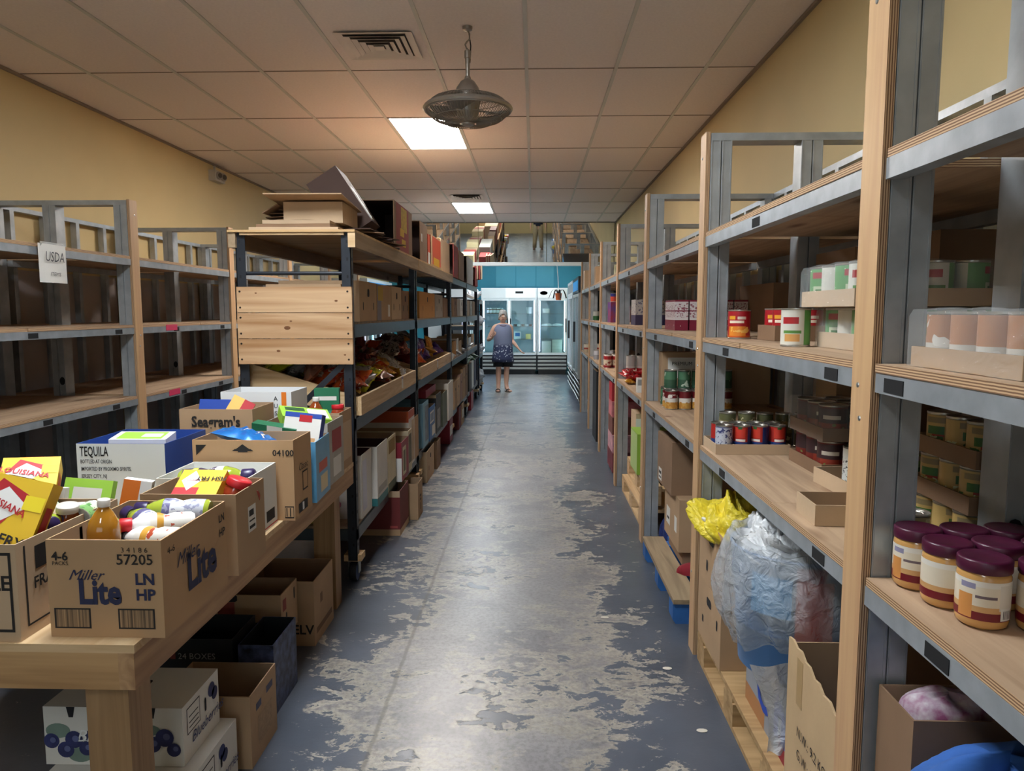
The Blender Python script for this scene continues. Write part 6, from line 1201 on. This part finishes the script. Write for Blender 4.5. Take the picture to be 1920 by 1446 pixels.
def body(height, arms, feet, skin_, name, label, loc, rz, heavy=1.):
    """arms: {'l': (elbow, wrist, dir), 'r': ...} in metres for a 1.5 m figure facing -Y"""
    k = height/1.5; J = {}; E = []
    def add(n, x, y, z, a, b=None): J[n] = (x*k, y*k, z*k, a*k, (b or a)*k)
    add('pelvis', 0, 0, .78, .135*heavy, .105); add('waist', 0, -.005, .93, .13*heavy, .1); add('chest', 0, -.005, 1.1, .135*heavy, .1); add('collar', 0, .01, 1.22, .075, .06); add('neck', 0, .005, 1.27, .043, .045); add('jaw', 0, -.015, 1.325, .054, .06); add('head', 0, -.005, 1.39, .07, .085); add('crown', 0, .005, 1.45, .055, .065)
    add('nose0', 0, -.085, 1.375, .014, .014); add('nose1', 0, -.104, 1.366, .011, .01)
    E += [('pelvis', 'waist'), ('waist', 'chest'), ('chest', 'collar'), ('collar', 'neck'), ('neck', 'jaw'), ('jaw', 'head'), ('head', 'crown'), ('head', 'nose0'), ('nose0', 'nose1')]
    for s, n in ((-1, 'l'), (1, 'r')):
        add(n+'ear', s*.082, .005, 1.375, .012, .02); E.append(('head', n+'ear'))
        el, wr, dr, sd, up = arms[n]
        add(n+'sh', s*.15, .01, 1.205, .052, .05); add(n+'el', *el, .036, .036); mid = [(a+b)/2 for a, b in zip((s*.15, .01, 1.205), el)]; add(n+'bi', *mid, .046, .044); fm = [a*.6+b*.4 for a, b in zip(el, wr)]; add(n+'fo', *fm, .036, .036); add(n+'wrist', *wr, .022, .02)
        E += [('collar', n+'sh'), (n+'sh', n+'bi'), (n+'bi', n+'el'), (n+'el', n+'fo'), (n+'fo', n+'wrist')]
        hand(J, E, n, [q*k for q in wr], dr, sd, up)
        fx, fy, toe = feet[n]
        add(n+'hip', s*.075, 0, .7, .088*heavy, .09); add(n+'thigh', s*.08+(fx-s*.08)*.3, -.005, .56, .075*heavy, .078); add(n+'knee', s*.08+(fx-s*.08)*.55, -.012+fy*.5, .415, .05, .052); add(n+'calf', fx*.9+s*.008, .012+fy*.7, .29, .05, .054); add(n+'ankle', fx, fy+.01, .075, .031, .034); add(n+'heel', fx, fy+.035, .032, .03, .026); add(n+'ball', fx+toe*.07, fy-.09, .024, .036, .018); add(n+'toe', fx+toe*.1, fy-.135, .02, .03, .013)
        E += [('pelvis', n+'hip'), (n+'hip', n+'thigh'), (n+'thigh', n+'knee'), (n+'knee', n+'calf'), (n+'calf', n+'ankle'), (n+'ankle', n+'heel'), (n+'ankle', n+'ball'), (n+'ball', n+'toe')]
    o = figure(name, label, J, E, 'pelvis', skin_, loc, rz)
    for s in (-1, 1):
        MB().lathe([(0, -.011), (.008, -.008), (.0115, 0), (.008, .008), (0, .011)], 10, 0, None, Matrix.Translation((s*.03*k, -.082*k, 1.392*k))).build('eye', C_('eye_white', 'd8d2c8', .3), o, smooth=True)
        MB().lathe([(0, -.005), (.004, -.003), (.005, 0), (.004, .003), (0, .005)], 8, 0, None, Matrix.Translation((s*.03*k, -.0915*k, 1.392*k))).build('iris', C_('eye_dark', '2c2420', .3), o, smooth=True)
        MB().tube([(s*.014*k, -.092*k, 1.412*k), (s*.03*k, -.093*k, 1.417*k), (s*.046*k, -.084*k, 1.412*k)], .004*k, 5).build('eyebrow', C_('brow_grey', '6a5c52', .8), o, smooth=True)
    MB().tube([(-.026*k, -.078*k, 1.336*k), (-.01*k, -.087*k, 1.332*k), (.01*k, -.087*k, 1.332*k), (.026*k, -.078*k, 1.336*k)], [.003*k, .006*k, .006*k, .003*k], 6).build('mouth', C_('lips', '8f4f48', .5), o, smooth=True)
    return o, k
def loft(rings, n=32, cap=False):
    """rings: (z, cx, cy, rx, ry, ripple)"""
    b = MB(); base = 0
    for (z, cx, cy, rx, ry, rp) in rings:
        for q in range(n):
            a = 2*math.pi*q/n; m_ = 1+rp*math.sin(9*a+z*7); b.v.append((cx+rx*math.cos(a)*m_, cy+ry*math.sin(a)*m_, z))
    for i in range(len(rings)-1):
        for q in range(n): b.face((i*n+q, i*n+(q+1) % n, (i+1)*n+(q+1) % n, (i+1)*n+q))
    if cap: b.face(list(range(n))[::-1]); b.face([(len(rings)-1)*n+q for q in range(n)])
    return b
def solid(o, th):
    m = o.modifiers.new('thickness', 'SOLIDIFY'); m.thickness = th; return o
def hair(o, k, m, full=1.):
    def f(u, v):
        th = u*2*math.pi; ph = v*math.pi/2*1.0; front = max(0, -math.sin(th)); low = 1.352-.03*(1-front) + front**2*.085
        zt = 1.513; z = low+(zt-low)*math.sin(ph); r = math.cos(ph)**.55
        w_ = 1+.025*math.sin(13*th+5*ph)
        return (.088*k*r*math.cos(th)*w_, (.012+.103*r*math.sin(th)*w_)*k, z*k)
    return solid(MB().grid(f, 40, 14).build('hair', m, o, smooth=True, ang=3), .012)
FLORAL, nt, b, N, L = newmat('floral_tunic_cloth')
tc = N('ShaderNodeTexCoord'); sx = N('ShaderNodeSeparateXYZ'); L(tc.outputs['Object'], sx.inputs[0])
vo = N('ShaderNodeTexVoronoi'); vo.inputs['Scale'].default_value = 24; L(tc.outputs['Object'], vo.inputs['Vector'])
n1 = N('ShaderNodeTexNoise'); n1.inputs['Scale'].default_value = 60; L(tc.outputs['Object'], n1.inputs['Vector'])
ad = N('ShaderNodeMath'); ad.operation = 'MULTIPLY_ADD'; ad.inputs[1].default_value = .5; L(n1.outputs[0], ad.inputs[0]); L(vo.outputs['Distance'], ad.inputs[2])
lt = N('ShaderNodeMath'); lt.operation = 'LESS_THAN'; lt.inputs[1].default_value = .55; L(ad.outputs[0], lt.inputs[0])
zr = N('ShaderNodeMapRange'); zr.inputs[1].default_value = .9; zr.inputs[2].default_value = .84; L(sx.outputs[2], zr.inputs[0])
ml = N('ShaderNodeMath'); ml.operation = 'MULTIPLY'; L(lt.outputs[0], ml.inputs[0]); L(zr.outputs[0], ml.inputs[1])
m1 = N('ShaderNodeMix'); m1.data_type = 'RGBA'; m1.inputs[6].default_value = lin('6c7084'); m1.inputs[7].default_value = lin('333a58'); L(zr.outputs[0], m1.inputs[0])
m2 = N('ShaderNodeMix'); m2.data_type = 'RGBA'; L(ml.outputs[0], m2.inputs[0]); L(m1.outputs[2], m2.inputs[6]); m2.inputs[7].default_value = lin('b9bdc8'); L(m2.outputs[2], b.inputs['Base Color']); b.inputs['Roughness'].default_value = .85
wo, k = body(1.5, {'l': ((-.275, .02, .955), (-.20, -.16, 1.0), (.35, -.55, .75), (1, .1, -.3), (0, -1, -.6)), 'r': ((.165, .02, .95), (.285, -.08, .80), (.55, -.2, -.6), (0, -1, .2), (-.5, .2, -.7))},
    {'l': (-.085, .0, -.15), 'r': (.06, -.02, .9)}, SKIN, 'person', 'older woman in a sleeveless floral tunic standing at the aisle end, arms out', (-.56, 13.42, 0), .06, 1.08)
hair(wo, k, mat('grey_hair', '9a938c', .7, 0, .3, 30, .4, 60, (1, 1, .4)))
solid(loft([(.555, 0, 0, .205, .155, .02), (.62, 0, 0, .2, .155, .02), (.75, 0, 0, .186, .15, .012), (.9, 0, 0, .172, .14, .006), (1.02, 0, -.005, .168, .138, .004), (1.12, 0, -.005, .165, .13, 0), (1.19, 0, 0, .16, .1, 0), (1.235, 0, .005, .135, .082, 0), (1.25, 0, .008, .085, .075, 0)]).build('tunic', FLORAL, wo, smooth=True, ang=3), .006)
MB().tube([(.083*math.cos(a*math.pi/12), -.0+.085*math.sin(a*math.pi/12)-.01*(math.sin(a*math.pi/12) < 0), 1.247-.028*max(0, -math.sin(a*math.pi/12))) for a in range(24)], .005, 5, 0, True).build('neckline', C_('maroon_trim', '6a3438', .8), wo, smooth=True)
for s in (-1, 1):
    solid(loft([(.47, s*.085, 0, .098, .1, .02), (.55, s*.085, 0, .098, .105, .01), (.66, s*.08, 0, .1, .115, 0), (.74, s*.07, 0, .1, .12, 0)]).build('shorts_leg', C_('black_shorts', '16161a', .9), wo, smooth=True, ang=3), .005)
for n, fx, fy, rz in (('l', -.085, 0, -.1), ('r', .06, -.02, .35)):
    sdl = put('sandal', None, wo, (fx+(.02 if n == 'r' else -.005), fy-.045, 0), (0, 0, rz))
    MB().prism([(.045*math.cos(a)*(1 if math.sin(a) < 0 else .8), .12*math.sin(a)) for a in [q*math.pi/10 for q in range(20)]], .013).build('sole', C_('sandal_brown', '4a3628', .8), sdl)
    MB().tube([(-.043, -.03, .012), (-.03, -.04, .045), (0, -.045, .058), (.03, -.04, .045), (.043, -.03, .012)], .009, 6).build('strap', C_('sandal_dark', '2e2420', .7), sdl, smooth=True)
# the person taking the picture, seen only from the waist down in the mirror
ph, k2 = body(1.72, {'l': ((-.24, .05, .95), (-.25, -.03, .72), (0, -.1, -1), (0, -1, 0), (1, 0, 0)), 'r': ((.24, .05, .95), (.25, -.03, .72), (0, -.1, -1), (0, -1, 0), (-1, 0, 0))}, {'l': (-.12, 0, -.3), 'r': (.12, 0, .3)}, SKIN, 'person', 'person in khaki trousers and dark shirt reflected in the tilted mirror', (.17, -.5, 0), math.pi, 1.05)
hair(ph, k2, mat('brown_hair', '4a382c', .7, 0, .3, 30))
KH = mat('khaki_cloth', '9a8a6c', .9, 0, .08, 8)
for s in (-1, 1): solid(loft([(.06, s*.135, .0, .075, .08, .02), (.3, s*.125, .01, .078, .085, .02), (.5, s*.11, 0, .09, .095, .01), (.75, s*.09, 0, .108, .125, 0), (.95, s*.075, 0, .11, .13, 0)]).build('trouser_leg', KH, ph, smooth=True, ang=3), .005)
solid(loft([(.9, 0, 0, .185, .15, .01), (1.1, 0, 0, .178, .14, .005), (1.28, 0, 0, .185, .14, 0), (1.39, 0, .0, .18, .105, 0), (1.425, 0, .01, .1, .08, 0)]).build('shirt', C_('navy_shirt', '20263a', .9), ph, smooth=True, ang=3), .006)
for s in (-1, 1): MB().prism([(.05*math.cos(a), .14*math.sin(a)) for a in [q*math.pi/9 for q in range(18)]], .07, Matrix.Translation((s*.15, -.07, 0))).build('shoe', C_('brown_shoe', '6a5040', .7), ph)

# ================================================================ inside the far coolers
cz = lambda z: z+.0125
CI = 'goods inside the far coolers'
WTUB = C_('white_tub', 'dfe2e0', .4)
for k in range(5):
    for j in range(3): bottle('jar', 'small bottle on the far cooler top left shelf, %s row, %s' % (NTH[j], NTH[k]), (-1.06+.075*k, CB+.2+.12*j, cz(1.42)), (0, 0, 0), C_('tea_brown', '7a5a40', .3), WTUB, WTUB, 1.1, 'bottle', 'bottles on the far cooler top shelf')
def tub(label, x, y, z, r, h, m): return tag(MB().lathe([(0, 0), (r*.85, 0), (r, h*.85), (r*1.04, h*.86), (r*1.04, h), (0, h*1.02)], 18).build('food_tub', m, None, (x, y, z), smooth=True), label, 'tub', CI)
tub('round white tub on the upper shelf of the middle cooler door', -.1, CB+.25, cz(1.42), .07, .15, WTUB)
for k in range(6): tub('flat food tub on the far cooler middle shelf, %s from left' % NTH[k], -.52+.09*k, CB+.25, cz(1.12), .04, .05, [WTUB, C_('brown_tub', '6a4a3a', .5)][k % 2])
packet('milk_carton', 'blue and white milk pack in the middle cooler door', (-.38, CB+.3, cz(.82)+.09), (.16, .1, .18), (0, 0, .1), WTUB, [('f', .15, .35, .85, .8, C_('dairy_blue', '3a6fb0', .5))])
packet('butter_pack', 'pale yellow butter pack in the middle cooler door', (-.12, CB+.3, cz(.82)+.06), (.12, .1, .12), (0, 0, 0), C_('butter_yellow', 'd8c77a', .5))
for k in range(2): tag(MB().lathe([(0, 0), (.09, 0), (.14, .02), (.12, .05), (.06, .07), (0, .075)], 20).build('covered_dish', WTUB, None, (.32+.26*k, CB+.3, cz(1.12)), smooth=True), ['left covered white dish in the single-door cooler', 'right covered white dish in the single-door cooler'][k], 'dish', CI)
packet('paper_note', 'white note taped inside the single-door cooler', (.3, CB+.12, 1.5), (.16, .004, .1), (0, 0, 0), PAPER)
lbs = ['left stack %s' % s for s in ('bottom', 'second', 'third')]+['right stack %s' % s for s in ('bottom', 'second', 'third', 'top')]
for k in range(3): carton('egg_box', 'white box in the single-door cooler, %s' % lbs[k], .2, .42, CB+.15, CB+.5, cz(.5)+.092*k, .09, C_('pale_board', 'd2d4c8', .6), 0, False, lid=True, group='white boxes in the cooler')
for k in range(4): carton('egg_box', 'white box in the single-door cooler, %s' % lbs[3+k], .44, .68, CB+.15, CB+.5, cz(.5)+.077*k, .075, C_('pale_board', 'd2d4c8', .6), 0, False, lid=True, group='white boxes in the cooler')
# hanging ornament and its cord by the side coolers
t = thing('hanging_ornament', 'dark hanging plant with an orange pot beside the side coolers', 'plant', (.44, 12.9, 1.74), 0)
MB().tube([(0, 0, .1), (0, .3, .35), (0, .95, .62)], .006, 6).build('cord', C_('white_cord', 'd0d4d4', .5), t, smooth=True)
MB().lathe([(0, -.06), (.045, -.06), (.06, .05), (.064, .06), (0, .06)], 14).build('pot', C_('orange_pot', 'b4582c', .5), t, smooth=True)
for k in range(9):
    a = k*.7; MB().grid(lambda u, v: (math.cos(a)*(.02+.16*u)+.02*(v-.5)*math.sin(a), math.sin(a)*(.02+.16*u)-.03*(v-.5)*math.cos(a)*(1-u), .06+.1*math.sin(u*2.6)-.14*u*u), 6, 2).build('frond', C_('dark_frond', '1c2022', .7), t)
# crumpled silver bags at the end of the racks
for k, (x, y, z) in enumerate(((-.9, 13.0, .74), (-.88, 12.9, .27), (-.92, 13.3, .27), (-.9, 13.2, 1.24), (-.95, 13.0, 1.70))):
    crumple('plastic_bag', ['silver plastic bag on the cart middle level', 'shiny bag low on the front of the cart', 'shiny bag low at the back of the cart', 'white bag on the upper cart level', 'cream bag piled on top of the cart'][k], (x-.12, y, z), (.24, .24, .15), WBF if k > 2 else filmmat('silver_bag_film', 'b8bcc0', .9, .15, .9), 60+k, amp=.5)
# debris on the floor
for k, (x, y) in enumerate(((.60, 2.45), (.56, 2.9), (.35, 3.4))): tag(MB().lathe([(0, 0), (.018, 0), (.02, .002), (0, .003)], 10, 0, None, None, (1, .6)).build('floor_scrap', C_('pale_scrap', 'c8c2b4', .7), None, (x, y, .001)), ['pale bottle cap on the floor near the wooden pallet', 'tiny paper scrap near the shelf post', 'small chip on the open aisle floor'][k], 'scrap')
